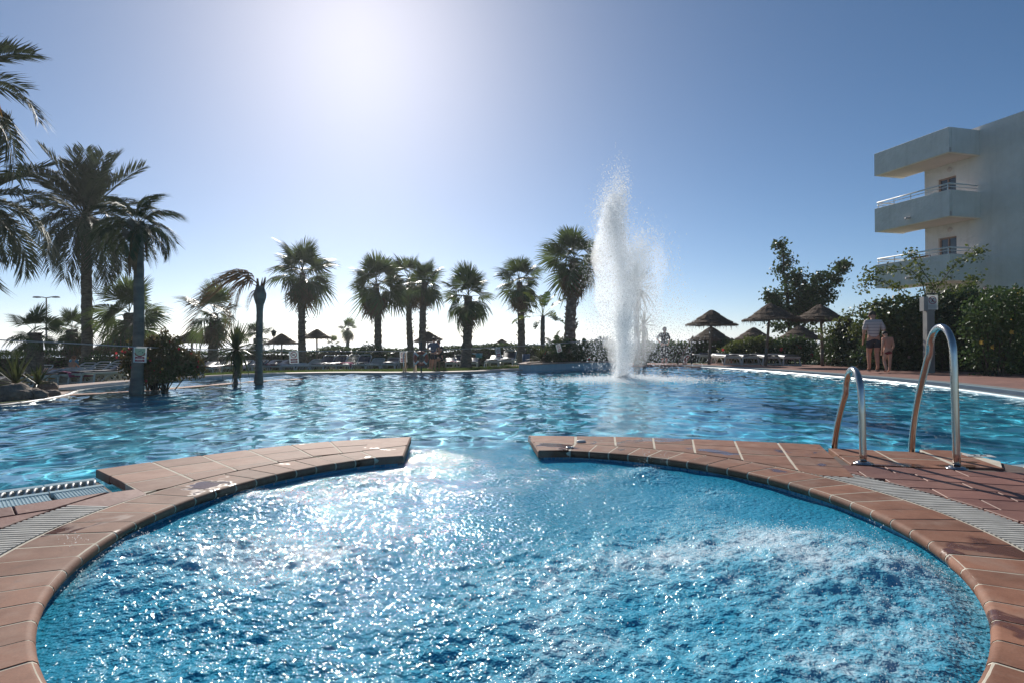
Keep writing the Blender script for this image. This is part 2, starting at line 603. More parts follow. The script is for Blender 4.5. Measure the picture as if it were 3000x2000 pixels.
M['dark_cloth'] = pmat('dark_cloth', (0.02, 0.022, 0.032), (0.03, 0.033, 0.045), 10, 0.8)
M['blue_cloth'] = pmat('faded_blue_cloth', (0.10, 0.13, 0.19), (0.08, 0.10, 0.15), 10, 0.8)
M['peach_cloth'] = pmat('peach_cloth', (0.62, 0.29, 0.19), (0.55, 0.25, 0.165), 10, 0.8)
M['red_cloth'] = pmat('red_cloth', (0.30, 0.03, 0.03), (0.10, 0.015, 0.025), 14, 0.8)
M['towel_orange'] = pmat('orange_towel', (0.55, 0.20, 0.05), (0.62, 0.42, 0.12), 4, 0.9)
M['towel_magenta'] = pmat('magenta_towel', (0.35, 0.04, 0.14), (0.42, 0.06, 0.18), 8, 0.9)
M['towel_white'] = pmat('white_towel', (0.70, 0.66, 0.64), (0.60, 0.42, 0.42), 5, 0.9)
M['drops'] = None


def striped_mat():
    m, nt, out = nodes('striped_shirt')
    p = N(nt, "BsdfPrincipled")
    tc = N(nt, "TexCoord")
    w = N(nt, "TexWave", wave_type='BANDS', bands_direction='Z')
    w.inputs["Scale"].default_value = 3.6
    w.inputs["Distortion"].default_value = 0.25
    nt.links.new(tc.outputs["Object"], w.inputs[0])
    c = ramp(nt, w.outputs["Fac"], [(0.0, (0.22, 0.20, 0.22)), (0.14, (0.24, 0.21, 0.23)), (0.20, (0.60, 0.52, 0.48)), (0.85, (0.64, 0.56, 0.52)), (0.93, (0.42, 0.36, 0.36))])
    nt.links.new(c, p.inputs["Base Color"])
    p.inputs["Roughness"].default_value = 0.85
    nt.links.new(p.outputs[0], out.inputs[0])
    return m


M['striped'] = striped_mat()


def drops_mat():
    """backlit water drops: partly clear, they pass and scatter the sun"""
    m, nt, out = nodes('water_drops')
    t = N(nt, "BsdfTranslucent")
    t.inputs[0].default_value = (0.98, 0.99, 1.0, 1)
    d = N(nt, "BsdfPrincipled")
    d.inputs["Base Color"].default_value = (0.92, 0.95, 0.97, 1)
    d.inputs["Roughness"].default_value = 0.08
    mx = N(nt, "MixShader")
    mx.inputs[0].default_value = 0.75
    nt.links.new(d.outputs[0], mx.inputs[1])
    nt.links.new(t.outputs[0], mx.inputs[2])
    tr = N(nt, "BsdfTransparent")
    m2 = N(nt, "MixShader")
    m2.inputs[0].default_value = 0.6
    nt.links.new(mx.outputs[0], m2.inputs[1])
    nt.links.new(tr.outputs[0], m2.inputs[2])
    nt.links.new(m2.outputs[0], out.inputs[0])
    return m


M['drops'] = drops_mat()


def spa_mat():
    """aerated water: clear blue body, milky where bubbles rise, white on the foam crests"""
    m, nt, out = nodes('spa_water')
    p = N(nt, "BsdfPrincipled")
    fo = N(nt, "Attribute", attribute_name='foam')
    ae = N(nt, "Attribute", attribute_name='clear')
    fine = noise(nt, 55.0, 5.0, 'Object', rough=0.7)
    fm = N(nt, "Math", operation='MULTIPLY_ADD')
    fm.inputs[1].default_value = 0.75
    fm.inputs[2].default_value = -0.375
    nt.links.new(fine, fm.inputs[0])
    ad = N(nt, "Math", operation='ADD')
    nt.links.new(fo.outputs["Fac"], ad.inputs[0])
    nt.links.new(fm.outputs[0], ad.inputs[1])
    col = ramp(nt, ad.outputs[0], [(0.0, (0.018, 0.245, 0.395)), (0.35, (0.035, 0.30, 0.46)), (0.62, (0.13, 0.41, 0.55)), (1.0, (0.56, 0.70, 0.77))])
    gp_ = N(nt, "Attribute", attribute_name='gap')
    col = mixc(nt, gp_.outputs["Fac"], col, (0.020, 0.29, 0.46))
    nt.links.new(col, p.inputs["Base Color"])
    rg = N(nt, "MapRange")
    rg.inputs[3].default_value, rg.inputs[4].default_value = 0.058, 0.05
    p.inputs["Specular IOR Level"].default_value = 0.36
    nt.links.new(gp_.outputs["Fac"], rg.inputs[0])
    nt.links.new(rg.outputs[0], p.inputs["Roughness"])
    p.inputs["IOR"].default_value = 1.33
    b1 = N(nt, "Bump")
    chp = N(nt, "Attribute", attribute_name='chop')
    nt.links.new(chp.outputs["Fac"], b1.inputs["Strength"])
    b1.inputs["Distance"].default_value = 0.018
    nt.links.new(noise(nt, 40.0, 2.0, 'Object', rough=0.55), b1.inputs["Height"])
    b2 = N(nt, "Bump")
    nt.links.new(chp.outputs["Fac"], b2.inputs["Strength"])
    b2.inputs["Distance"].default_value = 0.0008
    nt.links.new(noise(nt, 120.0, 2.0, 'Object'), b2.inputs["Height"])
    nt.links.new(b1.outputs[0], b2.inputs["Normal"])
    nt.links.new(b2.outputs[0], p.inputs["Normal"])
    g = N(nt, "BsdfTransparent")
    mx = N(nt, "MixShader")
    nt.links.new(ae.outputs["Fac"], mx.inputs[0])
    nt.links.new(p.outputs[0], mx.inputs[1])
    nt.links.new(g.outputs[0], mx.inputs[2])
    nt.links.new(mx.outputs[0], out.inputs[0])
    return m


M['spa'] = spa_mat()


def sea_mat():
    m, nt, out = nodes('sea_water')
    p = N(nt, "BsdfPrincipled")
    p.inputs["Base Color"].default_value = (0.03, 0.07, 0.11, 1)
    p.inputs["Roughness"].default_value = 0.30
    p.inputs["IOR"].default_value = 1.33
    nt.links.new(bump(nt, noise(nt, 0.25, 4.0, 'Object', sc=(0.35, 1, 1)), 1.0, 1.6), p.inputs["Normal"])
    nt.links.new(p.outputs[0], out.inputs[0])
    return m


M['sea'] = sea_mat()


def paver_mat(name, c1, c2, mortar, bw=0.22, bh=0.11):
    m, nt, out = nodes(name)
    p = N(nt, "BsdfPrincipled")
    tc = N(nt, "TexCoord")
    b = N(nt, "TexBrick")
    b.inputs["Scale"].default_value = 1.0
    b.inputs["Brick Width"].default_value = bw
    b.inputs["Row Height"].default_value = bh
    b.inputs["Mortar Size"].default_value = 0.006
    b.inputs["Color1"].default_value = (*c1, 1)
    b.inputs["Color2"].default_value = (*c2, 1)
    b.inputs["Mortar"].default_value = (*mortar, 1)
    nt.links.new(tc.outputs["Object"], b.inputs["Vector"])
    n = ramp(nt, noise(nt, 0.8, 5.0), [(0.3, (0.8, 0.8, 0.8)), (0.7, (1.15, 1.12, 1.1))])
    mul = N(nt, "Mix", data_type='RGBA', blend_type='MULTIPLY')
    mul.inputs[0].default_value = 1.0
    nt.links.new(b.outputs["Color"], mul.inputs[6])
    nt.links.new(n, mul.inputs[7])
    nt.links.new(mul.outputs[2], p.inputs["Base Color"])
    p.inputs["Roughness"].default_value = 0.75
    nt.links.new(bump(nt, b.outputs["Fac"], -0.3, 0.006), p.inputs["Normal"])
    nt.links.new(p.outputs[0], out.inputs[0])
    return m


M['pavers'] = paver_mat('red_pavers', (0.23, 0.105, 0.08), (0.30, 0.15, 0.115), (0.14, 0.09, 0.075))
M['pavers_pale'] = paver_mat('pink_pavers', (0.34, 0.235, 0.19), (0.42, 0.30, 0.25), (0.24, 0.17, 0.14), 0.4, 0.4)

# ------------------------------------------------------------------ setting: land, sea, pool
from mathutils.geometry import tessellate_polygon


def sheet(name, poly, z, mat, kind='structure', parent=None):
    tris = tessellate_polygon([[Vector((x, y, 0)) for x, y in poly]])
    zz = [z] * len(poly) if isinstance(z, (int, float)) else z
    me = bpy.data.meshes.new(name)
    me.from_pydata([(x, y, q) for (x, y), q in zip(poly, zz)], [], [tuple(t) for t in tris])
    bm = bmesh.new()
    bm.from_mesh(me)
    bmesh.ops.recalc_face_normals(bm, faces=bm.faces)
    for f in bm.faces:
        if f.normal.z < 0:
            f.normal_flip()
    bm.to_mesh(me)
    bm.free()
    o = link(name, me, parent, mat)
    if kind:
        o["kind"] = kind
    return o


def chaikin(pts, n=2):
    for _ in range(n):
        q = [pts[0]]
        for a, b in zip(pts[:-1], pts[1:]):
            q.append((a[0] * .75 + b[0] * .25, a[1] * .75 + b[1] * .25))
            q.append((a[0] * .25 + b[0] * .75, a[1] * .25 + b[1] * .75))
        q.append(pts[-1])
        pts = q
    return pts


SHORE = chaikin(POOL, 2)
POOLP = SHORE


def offset_line(pts, off):
    """shift an open line to its left by off (a number or one per point)"""
    out = []
    for i, p in enumerate(pts):
        a, b = pts[max(0, i - 1)], pts[min(len(pts) - 1, i + 1)]
        d = Vector((b[0] - a[0], b[1] - a[1])).normalized()
        o = off[i] if hasattr(off, '__len__') else off
        out.append((p[0] - d.y * o, p[1] + d.x * o))
    return out


def ribbon(name, pts, o0, o1, z0, z1, mat, kind='structure', drop=0.0, parent=None):
    a, b = offset_line(pts, o0), offset_line(pts, o1)
    za = z0 if hasattr(z0, '__len__') else [z0] * len(pts)
    zb = z1 if hasattr(z1, '__len__') else [z1] * len(pts)
    V = [(x, y, z) for (x, y), z in zip(a, za)] + [(x, y, z) for (x, y), z in zip(b, zb)]
    n = len(pts)
    Fq = [(i, i + 1, n + i + 1, n + i) for i in range(n - 1)]
    if drop:
        V += [(x, y, z - drop) for (x, y), z in zip(a, za)]
        Fq += [(2 * n + i, 2 * n + i + 1, i + 1, i) for i in range(n - 1)]
        V += [(x, y, z - drop) for (x, y), z in zip(b, zb)]
        Fq += [(n + i, n + i + 1, 3 * n + i + 1, 3 * n + i) for i in range(n - 1)]
    o = link(name, np_mesh(name, V, Fq), parent, mat)
    if kind:
        o["kind"] = kind
    return o


def seg(i0, i1):
    """piece of the shore between two measured points"""
    p0, p1 = POOL[i0], POOL[i1]
    k0 = min(range(len(SHORE)), key=lambda k: (SHORE[k][0] - p0[0]) ** 2 + (SHORE[k][1] - p0[1]) ** 2)
    k1 = min(range(len(SHORE)), key=lambda k: (SHORE[k][0] - p1[0]) ** 2 + (SHORE[k][1] - p1[1]) ** 2)
    return SHORE[k0:k1 + 1]


# lawn and land down to the sea
gx, gy = np.arange(-70, 70.1, 0.5), np.arange(-4, 80.1, 0.5)
GX, GY = np.meshgrid(gx, gy)
GZ = ground_z(GX, GY) + 0.02 * (fbm(GX * 0.7, GY * 0.7, 3) - 0.5)
ins = in_poly(GX, GY, POOLP) | (np.hypot(GX - SPA_C[0], GY - SPA_C[1]) < 2.9) | ((GY < 4.2) & (np.abs(GX) < 8.4))
idx = np.arange(GX.size).reshape(GX.shape)
quad = np.stack([idx[:-1, :-1], idx[:-1, 1:], idx[1:, 1:], idx[1:, :-1]], -1).reshape(-1, 4)
keep = ~ins.ravel()[quad].any(1)
ground = link('ground', np_mesh('ground', np.stack([GX, GY, GZ], -1).reshape(-1, 3), quad[keep], True), None, M['grass'])
ground["kind"] = 'structure'
sea = link('sea', np_mesh('sea', [(-42000, 60, -7), (42000, 60, -7), (42000, 42000, -7), (-42000, 42000, -7)], [(0, 1, 2, 3)]), None, M['sea'])
sea["kind"] = 'structure'

# basin
pool_floor = sheet('pool_floor', [(x * 1.02, y * 1.01) for x, y in POOLP] + [(2.2, 2.2), (-2.2, 2.2)], -0.95, M['floor_mosaic'])
Vw, Fw = [], []
for x, y in POOLP:
    Vw += [(x, y, -0.035), (x, y, -1.36)]
for i in range(len(POOLP) - 1):
    Fw.append((2 * i, 2 * i + 1, 2 * i + 3, 2 * i + 2))
pool_wall = link('pool_wall', np_mesh('pool_wall', Vw, Fw), None, M['mosaic'])
pool_wall["kind"] = 'structure'

# banks: paving, rims, overflow gutters
bank_l = seg(4, 9)
peninsula = ribbon('path', bank_l, 0.05, 1.9, -0.046, -0.046, M['pavers_pale'])
ribbon('pool_rim', bank_l, -0.03, 0.055, -0.042, -0.042, pmat('cream_rim', (0.50, 0.43, 0.36), (0.40, 0.34, 0.28), 3, 0.4), drop=0.05)
kids = seg(9, 15)
ribbon('gutter_cover', kids, -0.02, 0.42, -0.03, -0.01, M['white_grate'], drop=0.05)
ribbon('path', kids, 0.421, 1.7, -0.012, -0.06, M['pavers_pale'])
farb = seg(15, 24)
ribbon('path', farb, -0.03, 1.2, -0.03, -0.045, pmat('cream_paving', (0.42, 0.34, 0.285), (0.50, 0.42, 0.36), 1.2, 0.75), drop=0.05)
ribbon('path', seg(23, 28), -0.03, 3.0, -0.02, -0.03, M['pavers'], drop=0.05)
rgt = seg(27, 36)
ribbon('gutter_edge', rgt, -0.02, 0.07, -0.030, -0.030, M['pale_blue'], drop=0.05)
ribbon('gutter_cover', rgt, 0.071, 0.46, -0.028, -0.016, M['white_grate'])
ribbon('gutter_edge', rgt, 0.461, 0.58, -0.015, -0.008, M['pale_blue'])
ribbon('path', rgt, 0.581, 0.80, -0.006, -0.004, pmat('grey_slab', (0.20, 0.21, 0.21), (0.26, 0.265, 0.26), 2, 0.7))
ribbon('terrace', rgt, 0.801, 4.6, -0.003, -0.002, M['pavers'])
# slatted look of the far overflow cover is real: thin bars laid across it
for pts, o0, o1, z0, z1 in ((rgt, 0.085, 0.445, -0.030, -0.018), (kids, 0.0, 0.4, -0.026, -0.008)):
    mb = MB()
    L0 = 0.0
    for a, b in zip(pts[:-1], pts[1:]):
        d = Vector((b[0] - a[0], b[1] - a[1]))
        ln = d.length
        d.normalize()
        n = Vector((-d.y, d.x))
        k = int(ln / 0.055)
        for j in range(k):
            c = Vector(a) + d * (j + 0.5) * ln / k
            p, q = c + n * o0, c + n * o1
            mb.tube([(p.x, p.y, z0), (q.x, q.y, z1)], 0.012, 4, False)
    o = mb.obj('gutter_bars', M['white_grate'])
    o["kind"] = 'stuff'
    tag(o, 'white bars of the overflow cover along the right bank' if pts is rgt else 'white bars of the overflow cover along the shallow pool', 'grating')

# ---- water
rw = np.random.default_rng(5)
WAVES = []
for _ in range(64):
    lam = 0.15 * (6.5 ** rw.random())
    an = rw.normal(0.5, 1.0)
    WAVES.append((2 * math.pi / lam, math.cos(an), math.sin(an), rw.random() * 6.28, 0.0023 * lam))


def waves(X, Y):
    Z = np.zeros_like(X)
    for k, c, s, ph, a in WAVES:
        Z += a * np.sin(k * (c * X + s * Y) + ph)
    return Z


def spa_region(X, Y):
    return (np.hypot(X - SPA_C[0], Y - SPA_C[1]) < 1.735) | ((X > -0.93) & (X < 0.24) & (Y > 3.9) & (Y < 4.951))


def water_grid(name, x0, x1, y0, y1, st, zf, keepf, mat):
    xs, ys = np.arange(x0, x1 + st / 2, st), np.arange(y0, y1 + st / 2, st)
    X, Y = np.meshgrid(xs, ys)
    Z = zf(X, Y)
    nx, ny = len(xs), len(ys)
    i = np.arange(nx * ny).reshape(ny, nx)
    f = np.stack([i[:-1, :-1], i[:-1, 1:], i[1:, 1:], i[1:, :-1]], -1).reshape(-1, 4)
    cx, cy = (X[:-1, :-1] + st / 2).ravel(), (Y[:-1, :-1] + st / 2).ravel()
    f = f[keepf(cx, cy)]
    used, inv = np.unique(f, return_inverse=True)
    V = np.stack([X, Y, Z], -1).reshape(-1, 3)[used]
    o = link(name, np_mesh(name, V, inv.reshape(f.shape), True), None, mat)
    o["kind"] = 'structure'
    return o, V


_wp = POOLP + [(2.6, 3.2), (1.9, 2.9), (-1.9, 2.9), (-2.2, 3.2)]
pool_water, _ = water_grid('pool_water', -8.6, 8.6, 1.3, 22.7, 0.045, lambda X, Y: WATER_Z + waves(X, Y) - 0.006 * spa_region(X, Y),
                           lambda X, Y: in_poly(X, Y, _wp) & (~spa_region(X, Y) | (Y > 4.2)), M['water'])

BOILS = [(760, 1480, .20, .095), (1010, 1425, .16, .06), (560, 1620, .24, .10), (390, 1640, .16, .06), (230, 1690, .16, .07), (520, 1760, .26, .03),
         (1890, 1392, .115, .12), (1722, 1405, .10, .06), (2470, 1690, .30, .13), (2290, 1650, .22, .07), (1940, 1600, .3, .02),
         (2560, 1660, .16, .05), (2240, 1880, .3, .05), (2600, 1930, .22, .03), (760, 1900, .3, .03), (1560, 1930, .3, .02), (2080, 1440, .12, .03), (1500, 1700, .2, .012),
         (880, 1640, .2, .02), (1150, 1600, .2, .015), (1700, 1760, .3, .02)]


def spa_fade(X, Y):
    r = np.hypot(X - SPA_C[0], Y - SPA_C[1])
    gap = np.clip((4.95 - Y) / 0.45, 0, 1)
    return gap * gap * (3 - 2 * gap), r


def spa_h(X, Y):
    fade, r = spa_fade(X, Y)
    z = WATER_Z + waves(X, Y) * (1 - 0.3 * fade)
    wall = np.clip((1.72 - r) / 0.22, 0.25, 1)
    b = np.zeros_like(X)
    e = np.zeros_like(X)
    for px, py, s, h in BOILS:
        p = G(px, py, WATER_Z)
        g = np.exp(-((X - p.x) ** 2 + (Y - p.y) ** 2) / (2 * s * s))
        b += h * g
        e += g
    ch = 0.007 * (fbm(X * 5, Y * 5, 11, 4) - .5) * 2 + 0.0055 * (fbm(X * 17, Y * 17, 21, 4, 0.65) - .5) * 2
    rough = 0.012 * (fbm(X * 26, Y * 26, 31, 3, 0.6) - 0.5) * 2 * np.clip(e, 0, 1.3)
    return z + fade * wall * (ch * (0.55 + 0.6 * np.clip(e, 0, 1)) + rough) + 0.38 * fade * b * (0.7 + 0.6 * fbm(X * 9, Y * 9, 41, 3)) * np.clip((1.70 - r) / 0.1, 0, 1)


spa_water, SV = water_grid('spa_water', -1.8, 1.8, 0.9, 4.95, 0.0125, spa_h, lambda X, Y: spa_region(X, Y) & (Y < 4.95), M['spa'])
X, Y = SV[:, 0], SV[:, 1]
fade, rr_ = spa_fade(X, Y)
e = np.zeros_like(X)
for px, py, s, h in BOILS:
    p = G(px, py, WATER_Z)
    e += (0.35 + 5.0 * h) * np.exp(-((X - p.x) ** 2 + (Y - p.y) ** 2) / (2 * (s * 1.15) ** 2))
foam = 0.50 * np.clip(e, 0, 1.0) + 0.85 * (fbm(X * 2.2, Y * 2.2, 51, 5) - 0.47) + 0.55 * (fbm(X * 17, Y * 17, 61, 4, .7) - 0.5) + 0.09
foam = np.clip(foam * fade, 0, 1.0).astype(np.float32)
clear = np.clip((Y - 4.55) / 0.38, 0, 1)
gapc = np.clip((Y - 1.2) / 2.2, 0, 1) * np.clip(1.3 - 2.0 * np.abs(X + 0.25), 0, 1) * np.clip(1 - 1.5 * foam, 0, 1)
chop = np.clip(0.78 + 0.30 * np.clip(e, 0, 1) - 0.28 * gapc, 0.45, 1.0) * np.clip(1.15 - 0.45 * foam, 0.55, 1.0)
clear = clear * clear * (3 - 2 * clear)
for nm, dat in (('foam', foam), ('clear', clear.astype(np.float32)), ('gap', gapc.astype(np.float32)), ('chop', chop.astype(np.float32))):
    at = spa_water.data.attributes.new(nm, 'FLOAT', 'POINT')
    at.data.foreach_set('value', dat)

sun_d.cycles.is_caustics_light = True
pool_water.cycles.is_caustics_caster = True
pool_floor.cycles.is_caustics_receiver = True
pool_wall.cycles.is_caustics_receiver = True


def drops_mesh(name, P, R, stretch=1.0):
    """one small octahedron for each drop"""
    P, R = np.asarray(P, np.float32), np.asarray(R, np.float32)
    U = np.array([(1, 0, 0), (-1, 0, 0), (0, 1, 0), (0, -1, 0), (0, 0, stretch), (0, 0, -stretch)], np.float32)
    V = (P[:, None, :] + U[None] * R[:, None, None]).reshape(-1, 3)
    T = np.array([(0, 2, 4), (2, 1, 4), (1, 3, 4), (3, 0, 4), (2, 0, 5), (1, 2, 5), (3, 1, 5), (0, 3, 5)], np.int32)
    Fq = (np.arange(len(P), dtype=np.int32)[:, None, None] * 6 + T[None]).reshape(-1, 3)
    return np_mesh(name, V, Fq, True)


# drops thrown up by the jets of the whirlpool
rd = np.random.default_rng(9)
pw = np.clip(foam - 0.30, 0, 1) ** 1.6
sel = rd.choice(len(SV), 12000, p=pw / pw.sum())
Pd = SV[sel].copy()
Pd[:, :2] += rd.normal(0, 0.006, (len(sel), 2))
hump = np.clip(foam[sel] - .45, 0, 1)
Pd[:, 2] += rd.exponential(0.006, len(sel)) + hump * rd.exponential(0.018, len(sel))
ext = []
for px, py, h in ((1893, 1370, .17), (1886, 1382, .12), (1950, 1372, .10), (210, 1650, .10), (230, 1640, .08), (545, 1425, .06), (2480, 1600, .10), (2560, 1600, .09)):
    c = G(px, py, WATER_Z)
    n = 40
    q = np.stack([c.x + rd.normal(0, .022, n), c.y + rd.normal(0, .022, n), WATER_Z + .03 + rd.random(n) * h], 1)
    ext.append(q)
Pd = np.concatenate([Pd] + ext)
o = link('spa_drops', drops_mesh('spa_drops', Pd, 0.0009 + 0.0022 * rd.random(len(Pd)) ** 2), None, M['drops'])
tag(o, 'white drops leaping off the bubbling whirlpool water', 'drops', kind='stuff')

# ------------------------------------------------------------------ whirlpool surround
def polar(r, deg):
    a = math.radians(deg)
    return (SPA_C[0] + r * math.sin(a), SPA_C[1] + r * math.cos(a))


RO = 1.968
NOSE = [(RO, -0.055), (RO, -0.0)] + [(1.704 - 0.0, 0.0), (1.693, -0.003), (1.684, -0.011), (1.680, -0.022), (1.683, -0.036), (1.692, -0.047), (1.705, -0.053)]


def ring_piece(mb, prof, a0, a1, nseg):
    vs, fs = [], []
    n = len(prof)
    for s in range(nseg + 1):
        a = a0 + (a1 - a0) * s / nseg
        for r, z in prof:
            x, y = polar(r, a)
            vs.append((x, y, z))
    for s in range(nseg):
        for i in range(n):
            j = (i + 1) % n
            fs.append((s * n + i, s * n + j, (s + 1) * n + j, (s + 1) * n + i))
    fs.append(tuple(range(n - 1, -1, -1)))
    fs.append(tuple(nseg * n + i for i in range(n)))
    if a1 < a0:
        fs = [f[::-1] for f in fs]
    mb.add(vs, fs)


coping = thing('spa_coping', 'ring of brown clay coping tiles around the bubbling whirlpool', 'coping', (SPA_C[0], SPA_C[1], 0))
RND = random.Random(4)


def local(o, parent):
    """geometry is in world metres; keep it there under a parent that stands elsewhere"""
    o.parent = parent
    o.matrix_parent_inverse = parent.matrix_basis.inverted()
    return o


def fix_normals(me):
    bm = bmesh.new()
    bm.from_mesh(me)
    bmesh.ops.recalc_face_normals(bm, faces=bm.faces)
    bm.to_mesh(me)
    bm.free()


def tile(name, mb, mat, parent, smooth=False):
    me = mb.mesh(name, smooth)
    fix_normals(me)
    o = link(name, me, None, mat)
    local(o, parent)
    o.delta_location = (0, 0, RND.uniform(-0.0012, 0.0012))
    o.delta_rotation_euler = (0, 0, 0)
    return o


ra = [14.6 + 4.86 * k for k in range(0, 35)]
la = [-34.7 - 4.78 * k for k in range(0, 31)]
for arr in (ra, la):
    for a0, a1 in zip(arr[:-1], arr[1:]):
        g = 0.16 if a1 > a0 else -0.16
        mb = MB()
        ring_piece(mb, NOSE, a0 + g, a1 - g, 2)
        tile('coping_tile', mb, M['coping'], coping, True).data.set_sharp_from_angle(angle=math.radians(48))
# grout bed under and between the ring tiles
mb = MB()
GP = [(RO + .012, -0.06), (RO + .012, -0.0015)] + [(r + 0.0015 if r < 1.7 else r, z - (0.0015 if z > -0.003 else 0.0)) for r, z in NOSE[2:]] + [(1.712, -0.056)]
ring_piece(mb, GP, 7.5, 184.7, 90)
ring_piece(mb, GP, -29.5, -184.7 + 8.7, 80)
g_ = mb.mesh('grout_bed')
fix_normals(g_)
local(link('grout_bed', g_, None, M['grout']), coping)
# tiled wall of the whirlpool
mb = MB()
V_, F_ = [], []
for s in range(121):
    a = 7.0 + (330.0 - 7.0) * s / 120
    for z in (-0.045, -1.36):
        x, y = polar(1.716, a)
        V_.append((x, y, z))
for s in range(120):
    F_.append((2 * s, 2 * s + 1, 2 * s + 3, 2 * s + 2))
sw = link('spa_wall', np_mesh('spa_wall', V_, F_), None, M['mosaic'])
sw["kind"] = 'structure'


def clip_half(poly, p, n):
    """keep the part of the polygon where (x - p).n >= 0"""
    out = []
    k = len(poly)
    for i in range(k):
        a, b = Vector(poly[i]), Vector(poly[(i + 1) % k])
        da, db = (a - p).dot(n), (b - p).dot(n)
        if da >= 0:
            out.append((a.x, a.y))
        if (da >= 0) != (db >= 0):
            q = a + (b - a) * (da / (da - db))
            out.append((q.x, q.y))
    return out


def clip_ring(poly, r):
    """cut away what lies inside the circle of radius r round the whirlpool"""
    cx = sum(p[0] for p in poly) / len(poly) - SPA_C[0]
    cy = sum(p[1] for p in poly) / len(poly) - SPA_C[1]
    far = max(poly, key=lambda p: math.hypot(p[0] - SPA_C[0], p[1] - SPA_C[1]))
    if math.hypot(far[0] - SPA_C[0], far[1] - SPA_C[1]) < r:
        return []
    d = Vector((cx, cy)).normalized()
    return clip_half(poly, Vector(SPA_C) + d * r, d)


def shrink(poly, g):
    """narrow every side by g for the joint"""
    n = len(poly)
    ar = sum(poly[i][0] * poly[(i + 1) % n][1] - poly[(i + 1) % n][0] * poly[i][1] for i in range(n))
    if ar < 0:
        poly = poly[::-1]
    q = list(poly)
    for i in range(n):
        a, b = Vector(poly[i]), Vector(poly[(i + 1) % n])
        e = b - a
        if e.length < 1e-4:
            continue
        e.normalize()
        nn = Vector((-e.y, e.x))
        q = clip_half(q, a + nn * g, nn)
        if len(q) < 3:
            return []
    return q


def area(poly):
    n = len(poly)
    return abs(sum(poly[i][0] * poly[(i + 1) % n][1] - poly[(i + 1) % n][0] * poly[i][1] for i in range(n))) / 2


def flat_tile(name, poly, mat, parent, z=0.0, th=0.045, cham=0.004, gap=0.005):
    poly = shrink(poly, gap)
    if len(poly) < 3 or area(poly) < 0.002:
        return None
    mb = MB().prism(poly, z - th, z, cham)
    return tile(name, mb, mat, parent)


def wing(label, tip_in, tip_out, far, ring_a, sgn, rows, mat):
    w = thing('coping_wing', label, 'coping', (far[2][0], far[2][1], 0))
    mid = ((tip_in[0] + tip_out[0]) / 2, (tip_in[1] + tip_out[1]) / 2)
    ji, jo = polar(1.684, ring_a), polar(1.985, ring_a)
    for poly, ch in (([tip_in, ji, jo, mid], 0.010), ([mid, jo, far[0], tip_out], 0.010)):
        flat_tile('tip_tile', poly, mat, w, 0.0, 0.052, ch)
    inn = [far]
    for k in range(1, rows + 1):
        inn.append(offset_line(far, -sgn * 0.297 * k))
    for k in range(rows):
        for i in range(len(far) - 1):
            poly = [inn[k][i], inn[k][i + 1], inn[k + 1][i + 1], inn[k + 1][i]]
            poly = clip_ring(poly, 1.985)
            if len(poly) >= 3:
                flat_tile('wing_tile', poly, mat, w, 0.0, 0.052 if k == 0 else 0.04)
    # mortar core and tiled sides
    arc = [polar(1.986, a) for a in (np.linspace(ring_a, rows_end[0 if sgn > 0 else 1], 24))]
    core = [tip_in, ji] + arc + [far[-1]] + far[::-1][1:] + [tip_out]
    core = shrink_simple(core, 0.028)
    mb = MB().prism(core, -0.05, -0.002)
    me = mb.mesh('grout_bed')
    fix_normals(me)
    local(link('grout_bed', me, None, M['grout']), w)
    side = shrink_simple(core, 0.022)
    mb = MB()
    n = len(side)
    mb.add([(x, y, -0.05) for x, y in side] + [(x, y, -1.36) for x, y in side], [(i, (i + 1) % n, n + (i + 1) % n, n + i) for i in range(n)])
    me = mb.mesh('tiled_side')
    local(link('tiled_side', me, None, M['mosaic']), w)
    return w


def shrink_simple(poly, g):
    n = len(poly)
    ar = sum(poly[i][0] * poly[(i + 1) % n][1] - poly[(i + 1) % n][0] * poly[i][1] for i in range(n))
    s = 1 if ar > 0 else -1
    out = []
    for i in range(n):
        a, b = poly[i - 1], poly[(i + 1) % n]
        d = Vector((b[0] - a[0], b[1] - a[1]))
        if d.length < 1e-6:
            out.append(poly[i])
            continue
        d.normalize()
        out.append((poly[i][0] - d.y * g * s, poly[i][1] + d.x * g * s))
    return out


rows_end = (64.5, -79.0)
FAR_R = [(0.548, 4.961), (0.87, 4.921), (1.184, 4.862), (1.49, 4.783), (1.802, 4.69), (2.107, 4.59), (2.395, 4.49)]
FAR_L = [(-1.19, 4.85), (-1.498, 4.728), (-1.76, 4.569), (-2.006, 4.365), (-2.233, 4.145), (-2.454, 3.924), (-2.663, 3.681)]
wing_r = wing('brown clay tile ledge jutting into the pool left of the steel ladder', (0.184, 4.265), (0.131, 5.01), FAR_R, 14.6, 1, 4, M['coping'])
wing_l = wing('sunlit pinkish clay tile ledge jutting into the pool beside the blue overflow', (-0.766, 4.092), (-0.862, 4.952), FAR_L, -34.7, -1, 3, M['coping_dry_sheen'])

# small fittings left lying on the ledge
o = MB().lathe([(0.0, 0.016), (0.022, 0.015), (0.030, 0.010), (0.033, 0.0)], 20)
o.v = [(x * 1.25, y * 0.8, z) for x, y, z in o.v]
c = G(1702, 1294)
tag(o.obj('skimmer_cap', M['white_plastic'], None, True, (c.x, c.y, 0.002), (0, 0, 0.2)), 'small domed grey cap lying on the ledge tip', 'cap')
o = MB().lathe([(0.012, 0.003), (0.012, 0.008), (0.028, 0.008), (0.031, 0.003), (0.031, 0.0), (0.012, 0.0)], 20)
c = G(1669, 1311)
tag(o.obj('metal_eyelet', M['steel'], None, True, (c.x, c.y, 0.002)), 'small round metal eyelet set in the ledge tip', 'eyelet')

